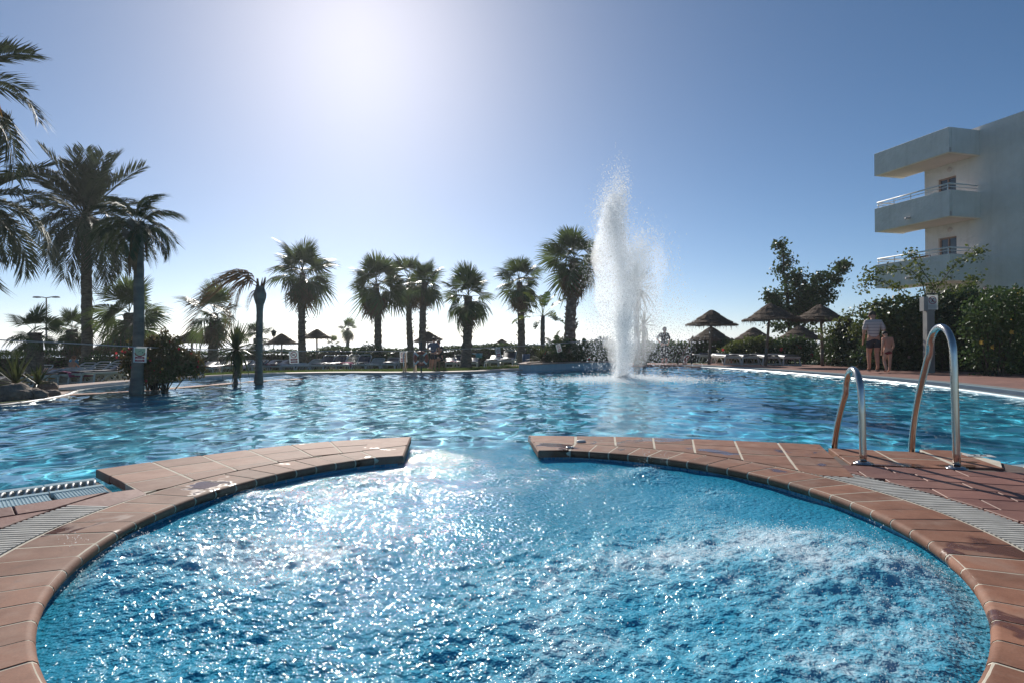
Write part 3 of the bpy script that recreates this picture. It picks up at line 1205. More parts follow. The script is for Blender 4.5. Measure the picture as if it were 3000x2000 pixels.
# drain grating round the whirlpool
grate = thing('spa_grating', 'curved grey slatted drain grating around the whirlpool coping', 'grating', (SPA_C[0], SPA_C[1], 0))
mb = MB()
a = 65.0
while a < 275.6:
    x0, y0 = polar(1.99, a)
    x1, y1 = polar(2.205, a)
    d = Vector((x1 - x0, y1 - y0, 0)).normalized()
    n = Vector((-d.y, d.x, 0)) * 0.0065
    p0, p1 = Vector((x0, y0, 0)), Vector((x1, y1, 0))
    vs = [p0 - n, p1 - n, p1 + n, p0 + n]
    mb.add([(v.x, v.y, -0.001) for v in vs] + [(v.x, v.y, -0.022) for v in vs], [(0, 1, 2, 3), (0, 4, 5, 1), (1, 5, 6, 2), (2, 6, 7, 3), (3, 7, 4, 0)])
    a += 0.80
for r in (2.045, 2.10, 2.155):
    pts = [(*polar(r, b), -0.010) for b in np.linspace(65, 275.5, 120)]
    mb.tube(pts, 0.0045, 4, False)
me = mb.mesh('slats')
fix_normals(me)
local(tag(link('slats', me, None, M['grate']), kind='stuff'), grate)
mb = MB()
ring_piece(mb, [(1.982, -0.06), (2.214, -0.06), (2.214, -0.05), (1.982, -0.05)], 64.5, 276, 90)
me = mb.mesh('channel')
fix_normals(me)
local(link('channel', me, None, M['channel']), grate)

# deck of the near side
deck_poly = [(-2.156, 3.12), (-3.386, 1.918), (-3.79, 2.31), (-4.62, 1.48), (-7.2, 2.9), (-9, 2.9), (-9, -1.5), (9, -1.5), (9, 4.3), (5.5, 4.34), (4.255, 3.97), (4.35, 3.41), (3.367, 3.239), (3.25, 3.78), (3.23, 4.12), (3.20, 4.19), (3.02, 4.24), (2.95, 4.14), (2.40, 4.24), (2.30, 4.1)]
deck_poly += [polar(2.214, a) for a in np.linspace(60, 280, 60)]
deck = sheet('pool_deck', deck_poly, -0.014, M['mortar'])
# the ladder landing: clay tiles
land = thing('ladder_landing', 'clay tile landing that carries the steel ladder', 'landing', (2.7, 4.0, 0))
V2 = [(2.36, 4.325), (2.655, 4.24), (2.96, 4.155)]
V3 = [(3.005, 4.275), (3.235, 4.215)]
mort = [V2[0], V2[1], V2[2], V3[0], V3[1], (3.24, 3.82), (3.09, 3.63), (2.84, 3.66), (2.80, 3.60), (2.23, 3.76)]
for k in range(2):
    a, b = offset_line(V2, -0.297 * k), offset_line(V2, -0.297 * (k + 1))
    for i in range(2):
        poly = clip_ring([a[i], a[i + 1], b[i + 1], b[i]], 2.22)
        if len(poly) >= 3:
            flat_tile('landing_tile', poly, M['coping'], land, 0.0, 0.045)
for k in range(2):
    a, b = offset_line(V3, -0.32 * k), offset_line(V3, -0.32 * (k + 1))
    flat_tile('landing_tile', [a[0], a[1], b[1], b[0]], M['coping'], land, 0.0, 0.045)
me = MB().prism(shrink_simple(mort, 0.012), -0.05, -0.002).mesh('grout_bed')
fix_normals(me)
local(link('grout_bed', me, None, M['grout']), land)
n = len(mort)
sd = shrink_simple(mort, 0.03)
local(link('tiled_side', MB().add([(x, y, -0.05) for x, y in sd] + [(x, y, -1.36) for x, y in sd], [(i, (i + 1) % n, n + (i + 1) % n, n + i) for i in range(n)]).mesh('tiled_side'), None, M['mosaic']), land)
# depth mark set in the landing
cv = bpy.data.curves.new('depth_text', 'FONT')
cv.body = "2.0"
cv.size = 0.075
cv.extrude = 0.0008
cv.align_x, cv.align_y = 'CENTER', 'CENTER'
tmp = bpy.data.objects.new('depth_text', cv)
COL.objects.link(tmp)
bpy.context.view_layer.update()
tme = bpy.data.meshes.new_from_object(tmp.evaluated_get(bpy.context.evaluated_depsgraph_get()))
bpy.data.objects.remove(tmp)
c = G(2868, 1334)
dm = thing('depth_mark', 'white tile with the black number 2.0 set at the pool edge', 'marker', (c.x, c.y, 0.001), math.radians(-14))
MB().box((0, 0, 0.001), (0.17, 0.085, 0.003)).obj('plate', M['sign_white'], dm)
link('number', tme, dm, M['sign_ink'], (0, 0, 0.0035))

# red sandstone paving behind the gratings
pav = thing('stone_paving', 'reddish sandstone slabs of the near pool deck', 'paving', (0, 0, 0))
RS = random.Random(8)


def slab_field(O, u, v, rows, u0, u1, d_row, keepf):
    for k in range(rows):
        x = u0 - RS.random() * 0.3
        while x < u1:
            ln = RS.choice((0.30, 0.38, 0.46, 0.55))
            a, b = k * d_row, (k + 1) * d_row
            P = [Vector(O) + u * x + v * a, Vector(O) + u * (x + ln) + v * a, Vector(O) + u * (x + ln) + v * b, Vector(O) + u * x + v * b]
            poly = clip_ring([(p.x, p.y) for p in P], 2.222)
            x += ln
            if len(poly) >= 3 and keepf(poly):
                flat_tile('slab', poly, M['slab'], pav, RS.uniform(-0.003, 0.0), 0.02, 0.003, 0.004)


uR, vR = Vector((0.966, -0.259)), Vector((-0.259, -0.966))
slab_field((2.19, 3.73), uR, vR, 12, -0.6, 2.6, 0.19, lambda p: sum(q[0] for q in p) / len(p) > 1.6 and sum(q[1] for q in p) / len(p) > 1.5 and not in_poly(np.array([q[0] for q in p]), np.array([q[1] for q in p]), [(3.1, 9), (3.26, 3.30), (9, 3.9), (9, 9)]).any())
dL = Vector((-0.715, -0.70))
nL = Vector((0.70, -0.715))
LO = Vector((-2.555, 3.53))
slab_field(tuple(LO + nL * 0.56), dL, nL, 5, -0.05, 2.4, 0.2, lambda p: sum(q[0] for q in p) / len(p) > -4.2)

for poly_ in ([polar(1.985, -84.6), polar(2.222, -84.6), (-2.165, 3.105), (-2.06, 3.19), polar(1.985, -77.5)],):
    flat_tile('slab', poly_, M['slab'], pav, -0.001, 0.05, 0.003, 0.003)
# overflow gutters of the near side: rim tile, white bars, blue edging, ribbed tiles
def gutter(label, O, d, n, length, w_in=1.0):
    g = thing('overflow_gutter', label, 'gutter', (O.x, O.y, 0))
    zf = lambda o: -0.020 + 0.016 * o / 0.56

    def strip(nm, s0, s1, o0, o1, mat, th=0.02, dz=0.0, gap=0.003):
        P = [O + d * s0 + n * o0, O + d * s1 + n * o0, O + d * s1 + n * o1, O + d * s0 + n * o1]
        P = [Vector(q) for q in P]
        c = sum(P, Vector((0, 0))) / 4
        P = [c + (q - c) * (1 - gap / max(0.02, (q - c).length)) for q in P]
        zs = [zf(o0), zf(o0), zf(o1), zf(o1)]
        mb = MB().add([(p.x, p.y, z + dz) for p, z in zip(P, zs)] + [(p.x, p.y, z + dz - th) for p, z in zip(P, zs)],
                      [(0, 1, 2, 3), (4, 7, 6, 5), (0, 4, 5, 1), (1, 5, 6, 2), (2, 6, 7, 3), (3, 7, 4, 0)])
        me = mb.mesh(nm)
        fix_normals(me)
        return local(link(nm, me, None, mat), g)
    k = int(length / 0.245)
    for i in range(k):
        s0, s1 = i * 0.245, (i + 1) * 0.245
        strip('rim_tile', s0, s1, 0.0, 0.075, M['pale_blue'], 0.05)
        strip('edge_tile', s0, s1, 0.262, 0.32, M['pale_blue'], 0.03)
        rt = strip('ribbed_base', s0 + 0.01, s1 - 0.012, 0.335, 0.535, M['pale_blue'], 0.025, -0.005)
        mb = MB()
        for j in range(15):
            s = s0 + 0.02 + j * 0.0145
            a, b = O + d * s + n * 0.34, O + d * s + n * 0.53
            mb.tube([(a.x, a.y, zf(.34) - 0.004), (b.x, b.y, zf(.53) - 0.004)], 0.0042, 4, False)
        local(tag(link('ribs', mb.mesh('ribs', True), None, M['pale_blue']), kind='stuff'), g)
    strip('bed', -0.02, k * .245, -0.004, 0.56, M['mortar'], 0.03, -0.028, 0.0)
    j = 0
    while j * 0.034 < length - 0.02:
        s = j * 0.034 + 0.01
        sk = 0.03
        a, b = O + d * s + n * 0.08, O + d * (s + sk) + n * 0.258
        mb = MB().tube([(a.x, a.y, zf(.08) - 0.006), (a.x * .7 + b.x * .3, a.y * .7 + b.y * .3, zf(.13) + 0.002), (b.x, b.y, zf(.258) - 0.004)], 0.0075, 5, True)
        local(link('bar', mb.mesh('bar', True), None, M['white_plastic']), g)
        j += 1
    return g


gut_l = gutter('light blue overflow gutter with white bars at the left of the ledge', LO, dL, nL, 1.72)
gut_r = gutter('light blue overflow gutter with white bars right of the ladder', Vector((3.27, 3.80)), Vector((0.985, 0.17)), Vector((0.17, -0.985)), 1.0)

# ------------------------------------------------------------------ plants
ORD = ['first', 'second', 'third', 'fourth', 'fifth', 'sixth', 'seventh', 'eighth', 'ninth', 'tenth', 'eleventh', 'twelfth', 'thirteenth', 'fourteenth']


def fan_mesh(name, droop, n=30, pet=0.38, seed=0, spread=112, fold=0.10):
    """a fan leaf of unit length: stalk along +Y, blade split into blades that hang at their tips"""
    r = random.Random(seed)
    V, Fq = [], []
    bend = lambda y: -droop * 0.35 * y * y
    rb = 1 - pet
    hub = Vector((0, pet, bend(pet)))
    w = 0.011
    V += [(-w, 0, 0), (w, 0, 0), (w * .7, pet * .5, bend(pet * .5)), (-w * .7, pet * .5, bend(pet * .5)), (w * .5, pet, bend(pet)), (-w * .5, pet, bend(pet)),
          (0, 0, -w), (0, pet * .5, bend(pet * .5) - w), (0, pet, bend(pet) - w)]
    Fq += [(0, 1, 2, 3), (3, 2, 4, 5), (1, 6, 7, 2), (6, 0, 3, 7), (2, 7, 8, 4), (7, 3, 5, 8)]
    for i in range(n):
        t = (i + 0.5) / n * 2 - 1
        a = math.radians(spread * t + r.uniform(-2, 2))
        ln = rb * (1 - 0.30 * abs(t) ** 1.5) * r.uniform(0.86, 1.05)
        da = math.radians(spread) / n * 1.12
        zf = lambda s: bend(pet) - droop * (0.05 * s / rb + 0.36 * max(0, s / rb - 0.42) ** 1.3) - 0.10 * droop * s * math.cos(a)
        up = fold * (1 if i % 2 else -1) * 0.12
        m = ln * r.uniform(0.50, 0.62)
        P = lambda s, an, dz: (hub.x + s * math.sin(an), hub.y + s * math.cos(an), zf(s) + dz)
        b = len(V)
        tipz = -droop * r.uniform(0.0, 0.28) * ln
        V += [P(0.02, a, 0), P(m, a - da, up * m), P(m, a + da, -up * m), P(ln * .82, a - da * .35, tipz * .35), P(ln * .82, a + da * .35, tipz * .35), P(ln, a + r.uniform(-.06, .06), tipz)]
        Fq += [(b, b + 2, b + 1), (b + 1, b + 2, b + 4, b + 3), (b + 3, b + 4, b + 5)]
    me = bpy.data.meshes.new(name)
    me.from_pydata(V, [], Fq)
    me.update()
    return me


FANS = [fan_mesh('fan_leaf', d, seed=i, spread=s) for i, (d, s) in enumerate(((0.25, 95), (0.5, 105), (0.85, 112), (1.25, 115), (0.65, 100), (1.6, 110)))]
FANS_DEAD = [fan_mesh('dead_fan_leaf', d, n=20, seed=20 + i, spread=70) for i, d in enumerate((1.2, 1.7))]
for me in FANS:
    me.materials.append(M['frond'])
for me in FANS_DEAD:
    me.materials.append(M['frond_dead'])


def feather_mesh(name, arch, n=44, lw=0.20, seed=0, up=0.35, hang=0.3):
    """a feather leaf of unit length: rib along +Y arching over, leaflets in a V on both sides"""
    r = random.Random(seed)
    V, Fq = [], []

    def rib(t):
        y = t * (1 - 0.22 * arch * t * t)
        return Vector((0.02 * math.sin(3 * t + seed), y, up * 0.25 * t - arch * 0.55 * t ** 2.2))
    k = 9
    for i in range(k + 1):
        t = i / k
        p = rib(t)
        w = 0.011 * (1 - 0.8 * t)
        V += [(p.x - w, p.y, p.z), (p.x + w, p.y, p.z), (p.x, p.y, p.z - w * 1.3)]
    for i in range(k):
        a, b = 3 * i, 3 * i + 3
        Fq += [(a, a + 1, b + 1, b), (a + 1, a + 2, b + 2, b + 1), (a + 2, a, b, b + 2)]
    for i in range(n):
        t = 0.16 + 0.84 * (i + 0.5) / n
        p = rib(t)
        q = rib(min(1, t + 0.02)) - rib(t - 0.02)
        q.normalize()
        nrm = Vector((1, 0, 0)).cross(q)
        for s in (-1, 1):
            ln = lw * (0.45 + 1.1 * math.sin(math.pi * min(1, (t - 0.05) * 1.02)) ** 0.7) * r.uniform(0.85, 1.12)
            d = (q * r.uniform(0.75, 1.0) + Vector((s * 0.80, 0, 0)) + nrm * r.uniform(0.15, 0.5)).normalized()
            tip = p + d * ln + Vector((0, 0, -hang * ln * r.uniform(0.5, 1.2)))
            midp = p + d * ln * 0.45
            wv = q * 0.015
            b = len(V)
            V += [tuple(p - wv * .6), tuple(midp - wv), tuple(tip), tuple(midp + wv)]
            Fq.append((b, b + 1, b + 2, b + 3))
    me = bpy.data.meshes.new(name)
    me.from_pydata(V, [], Fq)
    me.update()
    return me


FEATH = [feather_mesh('feather_leaf', a, seed=i, up=u, hang=h) for i, (a, u, h) in enumerate(((0.25, 0.5, 0.1), (0.6, 0.5, 0.25), (1.0, 0.4, 0.45), (1.35, 0.2, 0.7)))]
QUEEN = [feather_mesh('feather_leaf', a, seed=9 + i, up=0.6, hang=h, lw=0.22, n=50) for i, (a, h) in enumerate(((0.9, 0.8), (1.25, 1.1), (0.6, 0.5)))]
for me in FEATH + QUEEN:
    me.materials.append(M['frond_date'])
DEADF = [feather_mesh('dead_feather_leaf', 2.7, seed=31, up=1.5, hang=1.1, lw=0.24, n=46)]
DEADF[0].materials.append(M['frond_dead'])


def frond(root, me, c, az, el, ln, roll=0.0, name='frond'):
    """stand one shared leaf on the crown: az round, el up, ln long"""
    o = bpy.data.objects.new(name, me)
    COL.objects.link(o)
    o.parent = root
    R = Matrix.Rotation(-az, 3, 'Z') @ Matrix.Rotation(el, 3, 'X') @ Matrix.Rotation(roll, 3, 'Y')
    o.rotation_euler = R.to_euler()
    o.location = c
    o.scale = (ln, ln, ln)
    return o


def trunk_mesh(base, top, r0, r1, seed=0, rings=30, jag=0.10, sides=11, curve=0.0, bulge=0.0, hd=0.0):
    r = random.Random(seed)
    pts, rad = [], []
    b, t = Vector(base), Vector(top)
    ax = Vector((r.uniform(-1, 1), r.uniform(-1, 1), 0)).normalized()
    for i in range(rings):
        s = i / (rings - 1)
        p = b.lerp(t, s) + ax * curve * math.sin(math.pi * s)
        k = r0 * (1 - s) + r1 * s + r0 * 0.35 * math.exp(-s * 14)
        if hd:
            k += hd * math.exp(-((s - 1) / 0.08) ** 2)
        k *= 1 + jag * ((i % 2) * 2 - 1) * r.uniform(0.4, 1)
        if bulge:
            k += bulge * math.exp(-((s - 0.9) / 0.08) ** 2)
        pts.append(p)
        rad.append(k)
    mb = MB().tube(pts, rad, sides)
    q = []
    for v in mb.v:
        q.append((v[0] + r.uniform(-1, 1) * jag * r1 * .5, v[1] + r.uniform(-1, 1) * jag * r1 * .5, v[2] + r.uniform(-.5, .5) * jag * r1))
    mb.v = q
    return mb


def boots(mb, base, top, r0, r1, seed, n, ln=0.16, s0=0.25):
    """cut leaf bases sticking out of a trunk"""
    r = random.Random(seed + 77)
    b, t = Vector(base), Vector(top)
    for i in range(n):
        s = r.uniform(s0, 1)
        a = r.random() * 6.283
        p = b.lerp(t, s)
        d = Vector((math.cos(a), math.sin(a), 0.9)).normalized()
        rr = (r0 * (1 - s) + r1 * s)
        p = p + Vector((math.cos(a), math.sin(a), 0)) * rr * 0.9
        q = p + d * ln * r.uniform(.5, 1.1)
        mb.tube([p, q], [0.035, 0.014], 4, True, 0.5)
    return mb


def fan_palm(label, pxb, pxc, pyc, Y, width, n, seed, r0=0.20, dead=4, up=1.0, jag=0.10, skirt=False, yoff=0.0):
    r = random.Random(seed)
    c = D(pxc, pyc, Y + yoff)
    b = D(pxb, 1060, Y)
    b.z = gz(b.x, b.y) - 0.05
    root = thing('fan_palm', label, 'palm tree', tuple(b), 0, 'fan palms of the garden')
    top = c - b
    mb = trunk_mesh((0, 0, 0), top, r0, r0 * 0.72, seed, max(14, int(top.z * 7)), jag, 10, 0.06 * top.z / 4)
    boots(mb, (0, 0, 0), top, r0, r0 * 0.72, seed, int(top.z * 12), 0.15, 0.35)
    mb.obj('trunk', M['trunk'], root)
    R = width / F_PX * Y * 0.56
    n = int(n * 0.84)
    r0 *= 0.84
    dead += 2
    for i in range(n):
        s = (i + 0.5) / n
        el = math.radians(86 - 140 * s + r.uniform(-13, 13))
        az = i * 2.39996 + r.uniform(-0.35, 0.35)
        k = 0 if el > 1.0 else (4 if el > 0.6 else (r.choice((1, 2, 4)) if el > 0.0 else r.choice((2, 3, 5))))
        ln = R * r.uniform(0.72, 1.2) * (0.95 if el > 0.9 else 1.04)
        frond(root, FANS[k], top + Vector((0, 0, 0.12 - 0.25 * s)), az, el, ln, r.uniform(-.85, .85))
    for i in range(dead):
        frond(root, r.choice(FANS_DEAD), top + Vector((0, 0, -0.2)), r.random() * 6.28, math.radians(r.uniform(-82, -45)), R * r.uniform(.8, 1.05), r.uniform(-.5, .5), 'dead_frond')
    frond(root, FANS[0], top, r.random() * 6, math.radians(86), R * 0.9, 0, 'spear')
    return root


FP = [("tall fan palm with a broad crown, its trunk behind the second rope sign", 886, 886, 800, 33, 196, 34, 1, .24, 4),
      ("fan palm with hanging lower fronds just left of the twin palms", 1106, 1102, 832, 33, 176, 30, 2, .24, 5),
      ("rear palm of the twin palms, darker crown with a round top leaf", 1207, 1198, 818, 36, 150, 26, 3, .22, 7),
      ("front palm of the twin palms, yellow-green fronds above the orange ring", 1238, 1243, 828, 30, 130, 24, 4, .21, 3),
      ("fan palm with loose arching fronds standing in the lawn right of the twin palms", 1364, 1372, 868, 25.5, 178, 25, 5, .24, 3),
      ("fan palm with a brown skirt and slim lower trunk left of the banana plants", 1527, 1522, 826, 28, 150, 28, 6, .20, 10),
      ("largest fan palm with a shaggy dark crown touching the fountain spray", 1666, 1682, 760, 25, 190, 36, 7, .27, 14),
      ("small distant fan palm standing alone above the hedge beside the glare", 1020, 1019, 962, 58, 60, 18, 8, .22, 2),
      ("bright green fan palm behind the rounded parasol on the left", 626, 627, 918, 29, 180, 22, 9, .26, 1),
      ("fan palm with wide arms behind the slim trunk that carries a sign", 378, 378, 918, 24, 212, 22, 10, .26, 1),
      ("low fan palm at the left with its thick trunk in front of the hedge", 101, 102, 975, 19.5, 145, 16, 11, .27, 0),
      ("shaggy fan palm half hidden behind the tall date palm trunk", 208, 210, 965, 27, 135, 24, 12, .30, 8),
      ("small fan palm behind the broken palm trunk", 752, 750, 990, 37, 96, 16, 13, .22, 2),
      ("very low fan palm just peeping over the hedge under the pale parasol", 974, 974, 1010, 46, 56, 14, 14, .2, 0)]
for a in FP:
    fan_palm(*a)


def date_palm(label, base, c, R, n, seed, r0, meshes, name='date_palm', grp='feather palms', e0=88, e1=-45, head=0.12, trunk='trunk', jag=0.09, wts=None):
    r = random.Random(seed)
    root = thing(name, label, 'palm tree', tuple(base), 0, grp)
    top = Vector(c) - Vector(base)
    mb = trunk_mesh((0, 0, 0), top, r0, r0 * 0.86, seed, max(20, int(top.z * 7)), jag, 12, 0.03, 0, head)
    boots(mb, top * 0.9, top, r0, r0 * 1.4, seed, 60, 0.22, 0.0)
    mb.obj('trunk', M[trunk], root)
    for i in range(n):
        s = (i + 0.5) / n
        el = math.radians(e0 + (e1 - e0) * s ** 0.9 + r.uniform(-9, 9))
        az = i * 2.39996 + r.uniform(-0.3, 0.3)
        k = min(len(meshes) - 1, int(s * len(meshes) + r.uniform(-.4, .4))) if len(meshes) > 1 else 0
        frond(root, meshes[max(0, k)], top + Vector((0, 0, 0.05)), az, el, R * r.uniform(.88, 1.1), r.uniform(-.4, .4))
    return root


b = D(258, 1060, 24)
b.z = gz(b.x, b.y)
date_palm('tall date palm with a full feathery crown at the left of the garden', b, D(252, 640, 24), 2.95, 46, 21, 0.21, FEATH, e0=86, e1=-38, head=0.20)
b = D(-80, 1060, 15)
b.z = gz(b.x, b.y)
date_palm('big dark date palm whose drooping fronds enter at the left edge', b, D(-75, 590, 15), 2.25, 46, 22, 0.24, FEATH, e0=80, e1=-75, head=0.2)
b = D(-190, 1060, 13.5)
b.z = gz(b.x, b.y)
dp3 = date_palm('tallest palm beyond the left edge, only a few fronds and yellow stalks in view', b, D(-150, 260, 13.5), 2.25, 30, 23, 0.22, FEATH[1:], e0=70, e1=-60, head=0.2)
r_ = random.Random(3)
mb = MB()
for i in range(26):
    a = r_.uniform(-.5, .5) + 0.2
    p = Vector((0.95 + r_.uniform(-.06, .12), -.1 + r_.uniform(-.1, .1), 0.05)) + (D(-150, 280, 13.5) - Vector(dp3.location))
    mb.tube([p, p + Vector((.10, 0, -.04)), p + Vector((.15 + r_.uniform(0, .07), 0, -.42 - r_.random() * .25))], [.008, .012, .010], 4)
mb.obj('fruit_stalks', M['flower_yellow'], dp3)
b = G(400, 1148, -0.07)
qp = date_palm('slim grey palm at the water edge with the banner sign before its trunk', b, D(404, 668, b.y), 0.80, 19, 24, 0.095, QUEEN, e0=80, e1=-62, head=0.03, trunk='trunk_smooth', jag=0.03)
mb = MB()
r_ = random.Random(6)
t_ = D(404, 690, b.y) - b
for i in range(14):                                  # old papery leaf bases below the crown
    a = r_.random() * 6.28
    p = Vector((t_.x + math.cos(a) * .085, t_.y + math.sin(a) * .085, t_.z + r_.uniform(-.42, .15)))
    mb.tube([p, p + Vector((math.cos(a) * .04, math.sin(a) * .04, -.12)), p + Vector((math.cos(a) * .05, math.sin(a) * .05, -.12 - r_.uniform(.1, .45)))], [.045, .032, .006], 5, True, .4)
mb.obj('old_leaf_bases', M['frond_dead'], qp)

# broken palm with a single dead frond
b = G(758, 1118, -0.07)
bp = thing('broken_palm', 'grey broken palm trunk with one brown frond hanging to the left', 'palm tree', tuple(b), 0, None)
top = D(762, 838, b.y) - b
mb = trunk_mesh((0, 0, 0), top, 0.082, 0.070, 40, 26, 0.02, 12, 0.0, 0.075)
mb.obj('trunk', M['trunk_smooth'], bp)
mb = MB()
r_ = random.Random(12)
for i in range(9):
    a = r_.random() * 6.28
    p = top + Vector((math.cos(a) * .05, math.sin(a) * .05, -.1))
    mb.tube([p, p + Vector((math.cos(a) * .05 + .03, math.sin(a) * .05, .16 + r_.random() * .18))], [.04, .006], 5, True, .5)
mb.obj('stubs', M['frond_dead'], bp)
frond(bp, DEADF[0], top + Vector((0, 0, -.02)), math.radians(-95), math.radians(34), 1.5, 0.2, 'dead_frond')
frond(bp, DEADF[0], top + Vector((0, 0, -.06)), math.radians(-82), math.radians(22), 1.25, -0.3, 'dead_frond')
frond(bp, DEADF[0], top + Vector((0, 0, -.04)), math.radians(-108), math.radians(44), 1.3, 0.5, 'dead_frond')
frond(bp, DEADF[0], top + Vector((0, 0, -.15)), math.radians(-80), math.radians(10), 0.42, 0.2, 'dead_frond')


def blade_mesh(name, w, bend, seed=0):
    V, Fq = [], []
    k = 5
    for i in range(k + 1):
        t = i / k
        ww = w * (0.7 + 0.6 * t if t < .4 else 1.0 - (t - .4) / .6 * 0.97)
        z = -bend * t * t
        V += [(-ww, t * (1 - .12 * bend * t), z + ww * .35), (0, t * (1 - .12 * bend * t), z), (ww, t * (1 - .12 * bend * t), z + ww * .35)]
    for i in range(k):
        a, b = 3 * i, 3 * i + 3
        Fq += [(a, a + 1, b + 1, b), (a + 1, a + 2, b + 2, b + 1)]
    me = bpy.data.meshes.new(name)
    me.from_pydata(V, [], Fq)
    me.update()
    me.materials.append(M['leaf_yucca'])
    return me


BLADES = [blade_mesh('sword_leaf', 0.055, 0.05), blade_mesh('sword_leaf', 0.05, 0.3), blade_mesh('sword_leaf', 0.05, 0.65)]


def yucca(label, base, c, R, n, seed, r0=0.04, e0=85, e1=-70, name='yucca', cat='yucca'):
    r = random.Random(seed)
    root = thing(name, label, cat, tuple(base))
    top = Vector(c) - Vector(base)
    if top.z > 0.1:
        trunk_mesh((0, 0, 0), top, r0, r0 * .85, seed, 14, 0.06, 8).obj('trunk', M['trunk'], root)
    for i in range(n):
        s = (i + 0.5) / n
        el = math.radians(e0 + (e1 - e0) * s + r.uniform(-10, 10))
        frond(root, BLADES[0 if el > .6 else (1 if el > -.2 else 2)], top, i * 2.39996 + r.uniform(-.3, .3), el, R * r.uniform(.8, 1.12), r.uniform(-.3, .3), 'blade')
    return root


b = G(690, 1122, -0.07)
yucca('sword-leaved yucca on a thin stem standing in the shallow water wall', b, D(692, 1024, b.y), 0.66, 84, 51, 0.045)
b = D(1868, 1060, 22.5)
b.z = gz(b.x, b.y)
yucca('spiky round-headed yucca tree behind the fountain', b, D(1862, 845, 22.5), 1.12, 80, 52, 0.12, 88, -80)
b = D(1888, 1060, 22.8)
b.z = gz(b.x, b.y)
yucca('lower spiky yucca head half lost in the spray', b, D(1885, 955, 22.8), 0.72, 44, 53, 0.09, 80, -60)


# ---- leafy masses
def leaf_cloud(P, size, rng, flat=0.0, fold=0.35, up=None):
    """one folded leaf (two triangles on a rhombus) for each point"""
    n = len(P)
    d = rng.normal(size=(n, 3))
    d[:, 2] *= (1 - flat)
    if up is not None:
        d[:, 2] += up
    d /= np.linalg.norm(d, axis=1, keepdims=True) + 1e-9
    a = rng.normal(size=(n, 3))
    a -= d * (a * d).sum(1, keepdims=True)
    a /= np.linalg.norm(a, axis=1, keepdims=True) + 1e-9
    nn = np.cross(d, a)
    s = (size * (0.65 + 0.7 * rng.random(n)))[:, None]
    V = np.stack([P, P + d * s * .5 + a * s * .32 + nn * s * fold * .3, P + d * s, P + d * s * .5 - a * s * .32 + nn * s * fold * .3], 1).reshape(-1, 3)
    i = np.arange(n) * 4
    return V, np.concatenate([np.stack([i, i + 1, i + 2], 1), np.stack([i, i + 2, i + 3], 1)])


def blob_points(blobs, n, rng, shell=0.55):
    """points through a union of ellipsoids, most of them near the skin"""
    vol = np.array([b[3] * b[4] * b[5] for b in blobs]) ** 0.75
    k = rng.choice(len(blobs), n, p=vol / vol.sum())
    B = np.array(blobs, float)[k]
    d = rng.normal(size=(n, 3))
    d /= np.linalg.norm(d, axis=1, keepdims=True)
    rr = shell + (1 - shell) * rng.random(n) ** 0.6
    rr *= 0.80 + 0.4 * rng.random(n)
    return B[:, :3] + d * rr[:, None] * B[:, 3:6]


def bush(name, label, cat, base, blobs, n, size, mat, seed, twigs=10, flowers=None, group=None, shell=.5, twig_r=0.02):
    rng = np.random.default_rng(seed)
    root = thing(name, label, cat, tuple(base), 0, group)
    P = blob_points(blobs, n, rng, shell)
    P[:, 2] = np.maximum(P[:, 2], 0.02)
    o = link('foliage', np_mesh('foliage', *leaf_cloud(P, size, rng)), root, mat)
    mb = MB()
    r = random.Random(seed)
    for i in range(twigs):
        bl = blobs[r.randrange(len(blobs))]
        e = Vector((bl[0] + r.uniform(-.6, .6) * bl[3], bl[1] + r.uniform(-.6, .6) * bl[4], max(.1, bl[2] + r.uniform(-.2, .5) * bl[5])))
        s = Vector((e.x * .35 + r.uniform(-.1, .1), e.y * .35, 0))
        mb.tube([s, s.lerp(e, .5) + Vector((r.uniform(-.08, .08), 0, .05)), e], [twig_r, twig_r * .7, twig_r * .3], 5)
    if twigs:
        mb.obj('branches', M['twig'], root)
    if flowers:
        for mt, cnt, fs in flowers:
            P2 = blob_points(blobs, cnt, rng, 0.96)
            P2[:, 1] -= 0.12
            P2[:, 2] = np.maximum(P2[:, 2], 0.1)
            for p in P2:
                rz = rng.random() * 6
                mbf = MB()
                for q in range(5):
                    a = q * 1.2566 + rz
                    u, v = Vector((math.cos(a), -0.25, math.sin(a))), Vector((-math.sin(a), 0, math.cos(a)))
                    mbf.add([(0, 0, 0), tuple(u * fs * .6 + v * fs * .4), tuple(u * fs + Vector((0, -.2 * fs, 0))), tuple(u * fs * .6 - v * fs * .4)], [(0, 1, 2, 3)])
                mbf.obj('flower', M[mt], root, False, tuple(p))
    return root


